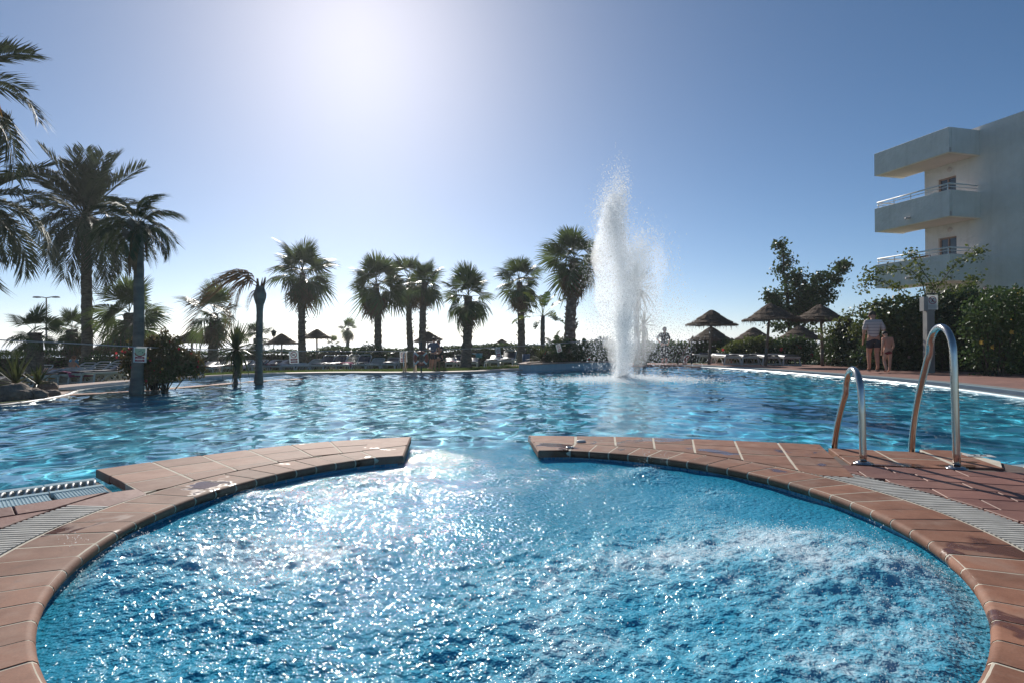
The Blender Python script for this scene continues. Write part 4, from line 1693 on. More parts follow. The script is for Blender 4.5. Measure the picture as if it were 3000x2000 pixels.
def hedge(name, label, pts, th, n, size, mat, seed, top_noise=0.12, flowers=None):
    """clipped hedge along a line of (x, y, z_base, z_top)"""
    rng = np.random.default_rng(seed)
    root = thing(name, label, 'hedge', (pts[0][0], pts[0][1], pts[0][2]))
    A = np.array(pts, float)
    L = np.hypot(*(A[1:, :2] - A[:-1, :2]).T)
    k = rng.choice(len(L), n, p=L / L.sum())
    t = rng.random(n)[:, None]
    Q = A[k] * (1 - t) + A[k + 1] * t
    dv = (A[k + 1, :2] - A[k, :2]) / L[k][:, None]
    nv = np.stack([-dv[:, 1], dv[:, 0]], 1)
    side = rng.random(n)
    hgt = Q[:, 3] - Q[:, 2] + top_noise * (2 * fbm(Q[:, 0] * 1.3, Q[:, 1] * 1.3 + 5, seed, 3) - 1)
    u = np.where(side < 0.38, 1 - 0.10 * rng.random(n) ** 2, rng.random(n))
    off = np.where(side < 0.38, rng.uniform(-1, 1, n), np.where(side < 0.72, -1 + 0.25 * rng.random(n), 1 - .25 * rng.random(n)))
    off = off * (1 + 0.35 * (fbm(Q[:, 0] * 2, u * 4 + Q[:, 1], seed + 7, 3) - .5))
    P = np.stack([Q[:, 0] + nv[:, 0] * off * th / 2, Q[:, 1] + nv[:, 1] * off * th / 2, Q[:, 2] + u * hgt], 1)
    P += rng.normal(0, size * .35, P.shape)
    P -= np.array(pts[0][:3])
    link('foliage', np_mesh('foliage', *leaf_cloud(P, size, rng)), root, mat)
    mb = MB()
    for a, b in zip(pts[:-1], pts[1:]):                      # woody inside of the hedge
        d = Vector((b[0] - a[0], b[1] - a[1]))
        ln = d.length
        d.normalize()
        nn = Vector((-d.y, d.x)) * th * .34
        w = [(a[0] - nn.x, a[1] - nn.y), (b[0] - nn.x, b[1] - nn.y), (b[0] + nn.x, b[1] + nn.y), (a[0] + nn.x, a[1] + nn.y)]
        za, zb = a[2] + (a[3] - a[2]) * .82, b[2] + (b[3] - b[2]) * .82
        vs = [(w[0][0], w[0][1], a[2]), (w[1][0], w[1][1], b[2]), (w[2][0], w[2][1], b[2]), (w[3][0], w[3][1], a[2]), (w[0][0], w[0][1], za), (w[1][0], w[1][1], zb), (w[2][0], w[2][1], zb), (w[3][0], w[3][1], za)]
        mb.add([tuple(Vector(v) - Vector(pts[0][:3])) for v in vs], [(4, 5, 6, 7), (0, 1, 5, 4), (1, 2, 6, 5), (2, 3, 7, 6), (3, 0, 4, 7)])
    mb.obj('branches', M['twig'], root)
    return root


def line_pts(lst):
    """(px, y of the top, Y) -> hedge line points"""
    out = []
    for px, pyt, Y in lst:
        p = D(px, pyt, Y)
        out.append((p.x, p.y, gz(p.x, p.y) - .05, p.z))
    return out


hedge('clipped_hedge', 'long clipped hedge at the left end of the garden, behind the crowded loungers', line_pts([(-150, 1031, 24), (60, 1030, 25.5), (180, 1029, 27), (330, 1028, 29)]), 1.0, 9000, .10, M['hedge'], 61, .05)
hedge('clipped_hedge', 'clipped dark hedge behind the yucca and the broken palm', line_pts([(330, 1027, 33), (500, 1030, 35), (640, 1033, 36), (760, 1026, 37), (830, 1027, 38)]), 1.1, 9000, .11, M['hedge'], 62, .10)
hedge('clipped_hedge', 'clipped dark hedge between the two no-diving signs', line_pts([(830, 1027, 38), (900, 1030, 38.5), (970, 1016, 39), (1080, 1019, 39), (1150, 1023, 39), (1200, 1020, 39)]), 1.2, 9000, .12, M['hedge'], 63, .16)
hedge('clipped_hedge', 'clipped dark hedge behind the lawn under the low pyramid parasol', line_pts([(1200, 1020, 39), (1290, 1024, 38.5), (1340, 1016, 38), (1430, 1010, 37), (1560, 1013, 35), (1700, 1012, 33)]), 1.2, 11000, .12, M['hedge'], 64, .16)
hedge('leafy_hedge', 'bushy hedge behind the white loungers on the right bank', line_pts([(1700, 1012, 30), (1900, 1008, 29), (2000, 1003, 28), (2120, 1003, 27), (2230, 1008, 26)]), 1.2, 9000, .13, M['hedge'], 65, .25)

bush('oleander_bush', 'hibiscus bush with one red flower behind the row of loungers', 'bush', tuple(D(1085, 1075, 31).xy) + (gz(*D(1085, 1075, 31).xy),),
     [(0, 0, .8, .95, .6, .6), (.5, 0, .6, .7, .5, .5), (-.4, 0, .5, .6, .5, .5)], 2600, .12, M['leaf_dark'], 70, 8, [('flower_red', 2, .10)])
b = G(466, 1142, -0.06)
bush('red_leaved_bush', 'reddish green flowering bush growing out of the pool wall beside the slim palm', 'bush', tuple(b),
     [(0.006, 0.1, 0.541, 0.624, 0.418, 0.345), (0.286, 0.2, 0.52, 0.432, 0.352, 0.322), (-0.33, 0.1, 0.645, 0.36, 0.308, 0.276), (-0.52, 0, 0.52, 0.24, 0.22, 0.322), (-0.386, 0.0, 0.894, 0.204, 0.165, 0.161), (-0.028, 0.1, 0.894, 0.264, 0.165, 0.115), (0.04, 0.1, 1.04, 0.108, 0.088, 0.138), (0.196, 0.1, 0.915, 0.192, 0.165, 0.138), (-0.184, 0.1, 0.957, 0.144, 0.11, 0.115), (0.532, 0.3, 0.437, 0.192, 0.22, 0.253), (-0.072, -0.05, 0.26, 0.48, 0.22, 0.138)],
     9800, .055, M['leaf_red'], 71, 34, [('flower_red', 26, .028), ('flower_yellow', 5, .03)], None, .35, .012)
bush('round_shrub', 'round green shrub in front of the hedge left of the red-leaved bush', 'bush', tuple(D(285, 1060, 22).xy) + (gz(*D(285, 1060, 22).xy),),
     [(0, 0, .55, .60, .5, .52), (.3, 0, .45, .45, .4, .42), (-.35, 0, .4, .4, .4, .4)], 2600, .085, M['hedge'], 72, 6)

# planting island behind the fountain with pale blue wall
isl = [(0.23, 19.25), (0.62, 18.85), (1.2, 19.6), (1.9, 20.4), (3.2, 21.2), (4.2, 21.9), (3.6, 23.6), (1.6, 23.2), (0.5, 21.2)]
pl = thing('planter_wall', 'pale blue tiled planter wall rising from the water behind the spray', 'planter', (1.6, 21.0, 0))
def lmesh(mb, nm, mt, par):
    me = mb.mesh(nm)
    fix_normals(me)
    return local(link(nm, me, None, mt), par)
lmesh(MB().prism(isl, -0.4, 0.125), 'wall', M['pale_blue'], pl)
lmesh(MB().prism(shrink_simple(isl, -0.06), 0.127, 0.165, 0.008), 'cap', M['pavers_pale'], pl)
lmesh(MB().prism(shrink_simple(isl, 0.25), 0.167, 0.19), 'soil', M['soil'], pl)


def paddle_mesh(name, seed, split=0.4):
    """a banana-like leaf, its edge torn into strips"""
    r = random.Random(seed)
    V, Fq = [], []
    k = 14
    rib = lambda t: Vector((0, t * (1 - .1 * t), .12 * t - .42 * max(0, t - .3) ** 2))
    for i in range(5):
        t = i / 4 * .36
        p = rib(t)
        V += [(p.x - .012, p.y, p.z), (p.x + .012, p.y, p.z)]
    for i in range(4):
        Fq.append((2 * i, 2 * i + 1, 2 * i + 3, 2 * i + 2))
    for i in range(k):
        t0, t1 = .34 + .66 * i / k, .34 + .66 * (i + (1 if r.random() > split else .82)) / k
        for s in (-1, 1):
            w0 = .135 * math.sin(math.pi * min(1, .12 + .88 * (t0 - .34) / .66)) ** .6
            w1 = .135 * math.sin(math.pi * min(1, .12 + .88 * (min(t1, .995) - .34) / .66)) ** .6
            sag = r.uniform(.0, .5)
            p0, p1 = rib(t0), rib(t1)
            b = len(V)
            V += [tuple(p0), tuple(p1), (p1.x + s * w1, p1.y + .05 * w1 / .13, p1.z + .35 * w1 - sag * w1), (p0.x + s * w0, p0.y + .05 * w0 / .13, p0.z + .35 * w0 - sag * w0)]
            Fq.append((b, b + 1, b + 2, b + 3))
    me = bpy.data.meshes.new(name)
    me.from_pydata(V, [], Fq)
    me.update()
    me.materials.append(M['leaf_bright'] if seed % 2 else M['hedge'])
    return me


PADD = [paddle_mesh('paddle_leaf', s, .3 + .1 * s) for s in range(4)]


def banana(label, px, pyt, Y, stems, n, R, seed):
    r = random.Random(seed)
    b = D(px, 1066, Y)
    b.z = 0.185 if 0.2 < b.x < 4.0 else gz(b.x, b.y)
    root = thing('banana_plant', label, 'plant', tuple(b), 0, 'large-leaved plants of the island')
    for s in range(stems):
        top = D(px + r.uniform(-1, 1) * 14 * (stems - 1), pyt + r.uniform(0, 1) * 20 * (stems - 1), Y) - b
        trunk_mesh((r.uniform(-.2, .2) * (stems - 1), 0, 0), top, .09, .075, seed + s, 16, .12, 8).obj('stem', M['trunk'], root)
        for i in range(n):
            t = (i + .5) / n
            frond(root, r.choice(PADD), top, i * 2.39996 + s + r.uniform(-.4, .4), math.radians(82 - 110 * t + r.uniform(-12, 12)), R * r.uniform(.8, 1.15), r.uniform(-.6, .6), 'leaf')
    return root


banana('tall banana-like plant with torn leaves rising beside the shaggy palm', 1590, 925, 20.6, 1, 13, 1.15, 81)
banana('broad-leaved clump under the shaggy palm on the planter island', 1655, 1015, 21.2, 3, 9, .85, 82)
banana('low broad-leaved plant at the right end of the planter island', 1712, 1018, 21.8, 2, 9, .75, 83)
bush('island_shrub', 'dark shrub with pink flower filling the planter island', 'bush', (2.1, 21.3, .185), [(0, 0, .32, .75, .5, .42), (.8, .3, .30, .6, .5, .42), (-.7, -.5, .18, .5, .4, .25), (1.4, .6, .4, .5, .4, .45)], 4200, .11, M['leaf_dark'], 84, 10, [('flower_red', 3, .09)])
yucca('strappy green plant at the front corner of the planter island', (1.0, 20.1, .185), (1.0, 20.1, .25), .62, 34, 85, .03, 80, 5, 'strap_plant', 'plant')


def tree(label, base, leaders, n, size, mat, seed, clump=70, spread=.34, name='leafy_tree', cat='tree'):
    """trunk, limbs to each clump and leaves gathered in loose clumps round the limbs"""
    rng = np.random.default_rng(seed)
    r = random.Random(seed)
    root = thing(name, label, cat, tuple(base))
    mb = MB()
    C = []
    for (p0, p1, rad, nb, reach) in leaders:
        a, b = Vector(p0) - Vector(base), Vector(p1) - Vector(base)
        pts = [a.lerp(b, t) + Vector((r.uniform(-.06, .06), 0, 0)) for t in (0, .25, .5, .75, 1)]
        mb.tube(pts, [rad * (1 - .8 * t) for t in (0, .25, .5, .75, 1)], 7)
        for i in range(nb):
            t = .12 + .86 * (i + .5) / nb
            s = a.lerp(b, t)
            az = i * 2.4 + r.uniform(-.5, .5)
            rr = reach * (1 - .78 * t) * r.uniform(.55, 1.2)
            e = s + Vector((math.cos(az) * rr, math.sin(az) * rr * .8, rr * r.uniform(.1, .7)))
            mb.tube([s, s.lerp(e, .5) + Vector((0, 0, .04)), e], [rad * .35, rad * .22, rad * .08], 5)
            for q in range(3):
                C.append(s.lerp(e, .45 + .28 * q) + Vector((r.uniform(-.1, .1), r.uniform(-.1, .1), r.uniform(-.05, .12))))
        C.append(b)
    mb.obj('trunk', M['twig'], root)
    C = np.array([tuple(c) for c in C])
    k = rng.integers(0, len(C), n)
    P = C[k] + rng.normal(0, spread, (n, 3)) * np.array([1, 1, .8])
    link('crown', np_mesh('crown', *leaf_cloud(P, size, rng)), root, mat)
    return root


def at(px, py, Y):
    return tuple(D(px, py, Y))


b = D(2325, 1066, 28)
b.z = gz(b.x, b.y)
tree('leafy poplar-like tree with two leaders behind the thatched parasols', b,
     [(tuple(b), at(2290, 712, 28), .13, 13, 1.5), (at(2330, 960, 28), at(2395, 815, 28), .09, 9, 1.1), (at(2340, 980, 28), at(2472, 772, 28), .08, 12, .85), (at(2330, 980, 28), at(2250, 860, 28), .07, 6, 1.0), (at(2340, 960, 28), at(2345, 815, 28), .08, 8, .95)], 6800, .17, M['leaf_tree'], 91, spread=.16)
for i, (lab, px, pt, pb, Y, w) in enumerate((('dark conical conifer left of the man in the striped shirt', 2478, 930, 1072, 20.5, .78), ('lower dark conifer shrub right beside the pole of the last parasol', 2432, 985, 1066, 21.5, .55), ('rounded dark conifer shrub behind the low empty lounger', 2535, 965, 1074, 19.5, .62))):
    b = D(px, pb, Y)
    b.z = -0.03
    t = D(px, pt, Y).z
    bush('conifer_shrub', lab, 'shrub', tuple(b), [(0, 0, t * .25, w, w * .8, t * .28), (0, 0, t * .5, w * .85, w * .7, t * .3), (0.05, 0, t * .72, w * .6, w * .5, t * .25), (0, 0, t * .88, w * .3, w * .3, t * .15)], 4200, .10, M['leaf_dark'], 95 + i, 3, None, 'conifers by the terrace')
bush('hibiscus_bush', 'hibiscus with red flowers behind the white loungers', 'bush', tuple(D(2335, 1066, 23.2).xy) + (-.03,), [(0, 0, .55, .9, .5, .5), (.6, 0, .5, .6, .5, .45), (-.6, .2, .55, .6, .4, .5), (-.1, 0, .85, .5, .4, .25)], 4200, .10, M['hedge'], 101, 10, [('flower_red', 7, .085), ('flower_pink', 5, .05)])
bush('yellow_green_bush', 'yellowish green bush behind the two left loungers of the right bank', 'bush', tuple(D(2195, 1066, 23.6).xy) + (-.03,), [(0, 0, .55, .8, .5, .5), (.5, 0, .75, .5, .4, .35), (-.6, .1, .45, .6, .4, .4)], 4200, .10, M['leaf_bright'], 102, 10, [('flower_red', 2, .06)])
bush('trimmed_bush', 'dark bush between the two bushes behind the parasol poles', 'bush', tuple(D(2270, 1066, 24.4).xy) + (-.03,), [(0, 0, .5, .8, .5, .48), (-.7, 0, .4, .6, .4, .4), (.7, .2, .45, .7, .4, .42)], 3000, .11, M['leaf_dark'], 103, 6)

# big hedge of shrubs on the right, below the building
HR = [((2600, 905), 17.6, 1.1), ((2660, 880), 17.0, 1.0), ((2760, 872), 16.6, 1.1), ((2850, 860), 16.2, 1.1), ((2930, 850), 15.8, 1.1), ((3030, 855), 15.2, 1.2), ((3130, 850), 14.6, 1.2)]
base = Vector((D(2760, 1090, 17).x, 17, -.03))
BL = []
rr0 = random.Random(2)
for (px, pt), Y, w in HR:
    t = D(px, pt, Y)
    for q in range(6):
        z = t.z * (q + .5) / 6
        BL.append((t.x - base.x + rr0.uniform(-.25, .25), Y - base.y + rr0.uniform(-.2, .3) + .4 * abs(q - 2.5) / 2.5, z, w * .8, .65, t.z * .16))
bush('shrub_border', 'tall dark shrub border with pale flowers below the white building', 'hedge', tuple(base), BL, 26000, .12, M['leaf_dark'], 111, 30, [('flower_pink', 26, .055), ('flower_yellow', 4, .06)], None, .45, .03)
for o_ in [o for o in bpy.data.objects if o.get("label", "").startswith("tall dark shrub border")]:
    rngb = np.random.default_rng(4)
    sub_ = [BL[i] for i in rngb.choice(len(BL), 14, replace=False)]
    Pb = blob_points(sub_, 4200, rngb, .9)
    Pb[:, 2] = np.maximum(Pb[:, 2], .03)
    link('young_leaves', np_mesh('young_leaves', *leaf_cloud(Pb, .075, rngb)), o_, M['leaf_bright'])
b = Vector((D(2950, 1098, 13.6).x, 14.0, -.03))
bush('yellow_flower_shrub', 'yellow-green shrub with orange-yellow flowers at the right edge', 'bush', tuple(b), [(0, 0, 1.5, .75, .5, .5), (.5, .1, 1.1, .7, .5, .6), (-.25, 0, 1.2, .55, .4, .45), (.3, 0, 1.9, .5, .4, .3), (.2, .2, .5, .8, .5, .5)], 5200, .085, M['hedge'], 112, 14, [('flower_yellow', 9, .065)])
# arching climber above the shrub border
cl = thing('arching_climber', 'thin arching climber with sparse yellow-green leaves in front of the balconies', 'climber', tuple(D(2740, 1060, 17.4).xy) + (0.6,))
mb = MB()
rng = np.random.default_rng(5)
r_ = random.Random(5)
PL = []
for path in ([(2690, 1000), (2680, 905), (2640, 850), (2560, 815), (2530, 840)], [(2700, 980), (2715, 880), (2700, 820), (2665, 790), (2600, 790), (2545, 800)], [(2690, 960), (2650, 890), (2590, 880), (2530, 905), (2470, 930), (2420, 975)],
             [(2710, 950), (2735, 840), (2690, 775), (2670, 745)], [(2720, 940), (2740, 850), (2800, 770), (2870, 740)], [(2725, 945), (2780, 880), (2840, 860), (2850, 815)], [(2700, 950), (2640, 920), (2570, 935), (2500, 970)], [(2730, 960), (2770, 900), (2800, 850)]):
    P3 = [D(px, py, 17.4 + r_.uniform(-.3, .3)) for px, py in path]
    P3 = [Vector(p) for p in P3]
    mb.tube([p - Vector(cl.location) for p in P3], [.022 * (1 - .75 * i / (len(P3) - 1)) for i in range(len(P3))], 5)
    for a, b in zip(P3[1:-1], P3[2:]):
        n = int((b - a).length * 110)
        for i in range(n):
            PL.append(a.lerp(b, r_.random()) + Vector((r_.gauss(0, .10), r_.gauss(0, .10), r_.gauss(0, .09))))
    for i in range(60):
        PL.append(P3[-1] + Vector((r_.gauss(0, .13), r_.gauss(0, .1), r_.gauss(0, .11))))
mb.obj('branches', M['twig'], cl)
PL = np.array([tuple(p - Vector(cl.location)) for p in PL])
link('foliage', np_mesh('foliage', *leaf_cloud(PL, .10, rng)), cl, M['leaf_bright'])

# grass edge of the lawn
rng = np.random.default_rng(8)
n = 16000
px = rng.uniform(600, 1530, n)
Yb = np.interp(px, _PX, _YS) + 1.6 + 12 * rng.random(n) ** 1.4
Xb = (px - 1500) / 1690 * Yb
Zb = ground_z(Xb, Yb)
hgt = .05 + .06 * rng.random(n)
lx, ly = rng.normal(0, .03, n), rng.normal(0, .03, n)
w = .012
V = np.stack([np.stack([Xb - w, Yb, Zb - .01], 1), np.stack([Xb + w, Yb, Zb - .01], 1), np.stack([Xb + lx, Yb + ly, Zb + hgt], 1)], 1).reshape(-1, 3)
o = link('grass', np_mesh('grass', V, np.arange(n * 3).reshape(-1, 3)), None, M['blade'])
tag(o, 'short bright grass along the far bank', 'grass', kind='stuff')

# ------------------------------------------------------------------ thatched parasols
def parasol_meshes(seed, R=1.05, rise=0.62):
    r = random.Random(seed)
    ns = 30
    mb = MB()
    prof = [(0.02, 0.0), (0.10, -0.035), (0.34, -0.19), (0.345, -0.215), (0.60, -0.375), (0.605, -0.40), (0.83, -0.52), (0.835, -0.545), (R, -rise), (R * 1.01, -rise - .05), (R * .93, -rise - .02), (0.5, -rise + .24), (0.03, -.06)]
    vs, fs = [], []
    for i, (q, z) in enumerate(prof):
        for j in range(ns):
            a = 6.28318 * j / ns
            k = 1 + (r.uniform(-.035, .035) if 1 < i < 11 else 0)
            vs.append((q * k * math.cos(a), q * k * math.sin(a), z + (r.uniform(-.018, .018) if 0 < i < 11 else 0)))
    for i in range(len(prof) - 1):
        for j in range(ns):
            k = (j + 1) % ns
            fs.append((i * ns + j, i * ns + k, (i + 1) * ns + k, (i + 1) * ns + j))
    mb.add(vs, fs)
    can = mb.mesh('canopy')
    can.materials.append(M['thatch'])
    fr = MB()
    for i in range(520):
        a = r.random() * 6.283
        q = R * r.uniform(.9, 1.02)
        if r.random() < .45:
            a = round(a / .52) * .52 + r.gauss(0, .09)
        ln = r.uniform(.05, .15) + (r.random() < .15) * r.uniform(.05, .16)
        p = Vector((q * math.cos(a), q * math.sin(a), -rise + .02 + (R - q) * .55))
        t = Vector((-math.sin(a), math.cos(a), 0)) * r.uniform(.006, .016)
        e = p + Vector((math.cos(a) * r.uniform(-.02, .05), math.sin(a) * r.uniform(-.02, .05), -ln)) + t * r.uniform(-3, 3)
        fr.add([p - t, p + t, e + t * .2, e - t * .2], [(0, 1, 2, 3)])
    for i in range(420):                                  # loose straws lying on the slope
        a = r.random() * 6.283
        q = R * r.uniform(.12, .95)
        z = -rise * q / R + .012
        p = Vector((q * math.cos(a), q * math.sin(a), z))
        o_ = Vector((math.cos(a), math.sin(a), -rise / R))
        t = Vector((-math.sin(a), math.cos(a), 0)) * .006
        e = p + o_ * r.uniform(.08, .18) + t * r.uniform(-4, 4) + Vector((0, 0, r.uniform(.0, .035)))
        fr.add([p - t, p + t, e + t * .3, e - t * .3], [(0, 1, 2, 3)])
    fri = fr.mesh('straw_fringe')
    fri.materials.append(M['thatch'])
    return can, fri


PARA = [parasol_meshes(3), parasol_meshes(4)]


def parasol(label, px, pyp, Y, wpx, seed, tilt=(0, 0), zb=None, pole_lo=True, pxb=None):
    p = D(px, pyp, Y)
    b = D(pxb or px, 1060, Y)
    b.z = gz(b.x, b.y) if zb is None else zb
    root = thing('thatched_parasol', label, 'parasol', tuple(b), 0, 'thatched parasols of the garden')
    s = wpx / F_PX * Y / 2.1
    top = p - b
    can, fri = PARA[seed % 2]
    rot = (tilt[0], tilt[1], seed * 1.1)
    c = link('canopy', can, root, None, top, rot, s)
    f = link('fringe', fri, root, None, top, rot, s)
    f["kind"] = 'stuff'
    MB().tube([(0, 0, 0), top * .5 + Vector((.01, 0, 0)), top - Vector((0, 0, .1))], [.055, .05, .042], 8).obj('pole', M['wood'], root, True)
    MB().tube([(0, 0, 0), top * .28], [.062, .058], 8).obj('post_sleeve', M['trunk_smooth'], root, True)
    return root


for a in [("broad thatched parasol with a rounded cap left of the bright green fan palm", 562, 968, 31, 113, 1), ("dark thatched parasol with a ragged drooping fringe next to the broken palm", 825, 977, 33, 98, 2),
          ("thatched parasol whose pole stands among loungers right of the tall fan palm", 928, 964, 33, 88, 3), ("tilted thatched parasol just right of the twin palms", 1253, 971, 36, 84, 4, (0.0, 0.14)),
          ("low pyramid thatched parasol showing only its top over the hedge", 1470, 993, 39, 80, 5), ("flat thatched parasol half hidden by the red-leaved bush", 336, 985, 29, 122, 6),
          ("thatched parasol with a hanging fringe nearest to the fountain", 2085, 908, 22.5, 146, 7, (0, -.05), 0.0, True, 2077), ("lower thatched parasol seen under the one nearest the fountain", 2083, 957, 27.5, 130, 8, (0, 0), -.3),
          ("high thatched parasol with a curled left edge behind the white loungers", 2256, 888, 20.8, 158, 9, (0, .06), 0.0, True, 2242), ("low thatched parasol behind the yellowish bush", 2208, 959, 27, 130, 10, (0, 0), -.3),
          ("high thatched parasol furthest right, partly behind yellow blossoms", 2403, 892, 20.4, 154, 11, (0, .02), 0.0, True, 2410), ("low thatched parasol above the red hibiscus flowers", 2343, 953, 26, 134, 12, (0, 0), -.3)]:
    parasol(*a)

# ------------------------------------------------------------------ loungers
def lounger_parts(back=28.0):
    """white moulded lounger, foot end towards -Y: frame, legs, slatted bed, hinged back, dark cushion"""
    W, L, H = 0.60, 1.85, 0.33
    fr = MB()
    for s in (-1, 1):
        fr.box((s * (W / 2 - .025), -.1, H - .03), (.05, L - .25, .055))
    for i in range(9):
        fr.box((0, -.95 + i * .135, H - .025), (W - .1, .075, .02))
    fr.box((0, -L / 2 - .02, H - .03), (W, .05, .05))
    frame = fr.mesh('frame')
    legs = []
    for y, sp in ((-.88, -.06), (.62, .07)):
        lg = MB()
        for s in (-1, 1):
            lg.tube([(s * (W / 2 - .03), y, H - .05), (s * (W / 2 - .005), y + sp * .5, H * .5), (s * (W / 2 + .02), y + sp, .0)], [.030, .027, .030], 6)
        lg.box((0, y + sp * .85, .035), (W + .02, .035, .04))
        lg.box((0, y, H - .065), (W - .06, .035, .045))
        legs.append(lg.mesh('leg_frame'))
    arch = []
    for s in (-1, 1):                                       # arched side braces
        ar = MB()
        x = s * (W / 2 - .03)
        ar.tube([(x, -.70, .03), (x, -.52, .20), (x, -.25, .285), (x, 0, .20), (x, .18, .03), (x, .34, .2), (x, .52, .285)], .020, 5)
        arch.append(ar.mesh('side_brace'))
    a = math.radians(back)
    bk = MB()
    c, s_ = math.cos(a), math.sin(a)
    P = lambda x, t, d=0: (x, .26 + c * t - s_ * d, H - .01 + s_ * t + c * d)
    for s in (-1, 1):
        bk.tube([P(s * (W / 2 - .03), 0), P(s * (W / 2 - .03), .62), P(s * (W / 2 - .10), .72)], .022, 6)
    bk.tube([P(-(W / 2 - .10), .72), P(W / 2 - .10, .72)], .022, 6)
    for i in range(5):
        bk.tube([P(-(W / 2 - .04), .07 + i * .12), P(W / 2 - .04, .07 + i * .12)], .016, 4)
    bm = bk.mesh('backrest', True)
    cu = MB()
    path = [(-.92, H + .02), (-.5, H + .035), (-.1, H + .03), (.24, H + .03)]
    pts = [(y, z) for y, z in path] + [(P(0, t, .045)[1], P(0, t, .045)[2]) for t in (.10, .22, .36, .46)]
    vs, fs = [], []
    for y, z in pts:
        for x, dz in ((-W / 2 + .03, -.012), (-W / 2 + .06, .03), (0, .04), (W / 2 - .06, .03), (W / 2 - .03, -.012)):
            vs.append((x, y, z + dz))
    for i in range(len(pts) - 1):
        for j in range(4):
            fs.append((i * 5 + j, i * 5 + j + 1, i * 5 + j + 6, i * 5 + j + 5))
    cu.add(vs, fs)
    cm = cu.mesh('cushion', True)
    for m in [frame, bm] + arch + legs:
        m.materials.append(M['white_plastic'])
    cm.materials.append(M['navy'])
    return dict(frame=frame, backrest=bm, side_brace=arch, legs=legs, cushion=cm)


LG = {b: lounger_parts(a) for b, a in ((3, 3), (28, 17), (45, 33))}


def towel_mesh(seed, back, y0, y1):
    r = random.Random(seed)
    V, Fq = [], []
    k = 8
    for i in range(k + 1):
        y = y0 + (y1 - y0) * i / k
        for x, z in ((-.33, .24), (-.29, .36), (-.1, .39), (.1, .39), (.29, .36), (.33, .22)):
            V.append((x + r.uniform(-.01, .01), y, z + .012 + r.uniform(-.008, .008)))
    for i in range(k):
        for j in range(5):
            Fq.append((i * 6 + j, i * 6 + j + 1, i * 6 + j + 7, i * 6 + j + 6))
    return np_mesh('towel', V, Fq, True)


TOW = towel_mesh(1, 0, -.93, -.05)


def lounger(label, loc, rz, back=28, group=None, towel=None, cushion=True):
    d = LG[back]
    root = thing('sun_lounger', label, 'lounger', loc, rz, group)
    for nm in ('frame', 'backrest'):
        link(nm, d[nm], root)
    for m in d['side_brace']:
        link('side_brace', m, root)
    for m in d['legs']:
        link('leg_frame', m, root)
    if cushion:
        link('cushion', d['cushion'], root)
    if towel:
        t = link('towel', TOW.copy(), root)
        t.data.materials.append(M[towel])
    return root


def gp(px, Y):
    x = D(px, 1060, Y).x
    return (x, Y, gz(x, Y))


rl = random.Random(17)
row = [793, 828, 864, 911, 949, 986, 1023, 1062, 1102, 1146]
for i, px in enumerate(row):
    bk = (28, 28, 3, 28, 45, 45, 45, 45, 28, 28)[i]
    x, y, z = gp(px, 26.6 + .12 * rl.random())
    tw = {0: 'towel_magenta', 6: 'towel_magenta', 1: 'towel_white'}.get(i)
    lab = 'dark-cushioned white lounger, %s from left in the row at the far edge' % ORD[i]
    if tw == 'towel_magenta':
        lab = 'white lounger with a %s towel in the row by the far water edge' % ('magenta towel and back half raised, left end' if i == 0 else 'bright magenta')
        lab = 'white lounger with a magenta towel at the left end of the far row' if i == 0 else 'white lounger with a magenta towel in the middle of the far row'
    lounger(lab, (x, y, z), rl.uniform(-.07, .07), bk, 'loungers in the far row', tw, i not in (2, 3, 6, 8))
for i, (px, Y, bk) in enumerate(((596, 23.5, 28), (641, 23.8, 28), (700, 24.2, 28), (745, 25.5, 28))):
    lounger(('white lounger next to the red-leaved bush, under the rounded parasol', 'white lounger in front of the trunk of the bright green fan palm', 'white lounger half hidden behind the yucca blades', 'white lounger hidden behind the broken palm trunk')[i], gp(px, Y), rl.uniform(-.1, .1), bk, 'loungers behind the yucca', 'towel_white' if i == 2 else None)
for i, (px, Y, rz, lab) in enumerate(((1322, 30, .1, 'white lounger with red cushion left of the palm that stands in the lawn'), (1345, 31.5, .05, 'white lounger behind the other lounger left of the lawn palm'), (1384, 32, 0, 'white lounger whose end shows right of the lawn palm'), (1449, 25.6, -.12, 'white lounger left of the pole of the pyramid parasol'), (1489, 25.2, -.12, 'white lounger with raised dark cushion beside the blue planter wall'))):
    lounger(lab, gp(px, Y), rz, 45 if i in (1, 4) else 28, 'loungers on the lawn', 'towel_magenta' if i == 0 else None)
# crowded block at the far left
k = 0
for rowi, (Y, pxs) in enumerate(((18.6, (150, 190, 232, 272, 310, 345)), (20.2, (30, 75, 118, 160, 204, 250, 296)), (21.8, (20, 66, 112, 158)))):
    for j, px in enumerate(pxs):
        lab = 'white lounger, %s from left in the %s row on the crowded left bank' % (ORD[j], ('front', 'middle', 'back')[rowi])
        tw = 'towel_orange' if (rowi, j) == (0, 0) else None
        if tw:
            lab = 'white lounger covered by an orange towel beside the rock planting'
        x, y, z = gp(px, Y)
        tw = tw or rl.choice((None, None, None, 'towel_white', 'towel_magenta'))
        lounger(lab, (x, y, z), math.radians(-14 + rl.uniform(-9, 9)), rl.choice((28, 28, 45, 3)), 'loungers crowded on the left bank', tw, rl.random() > .4)
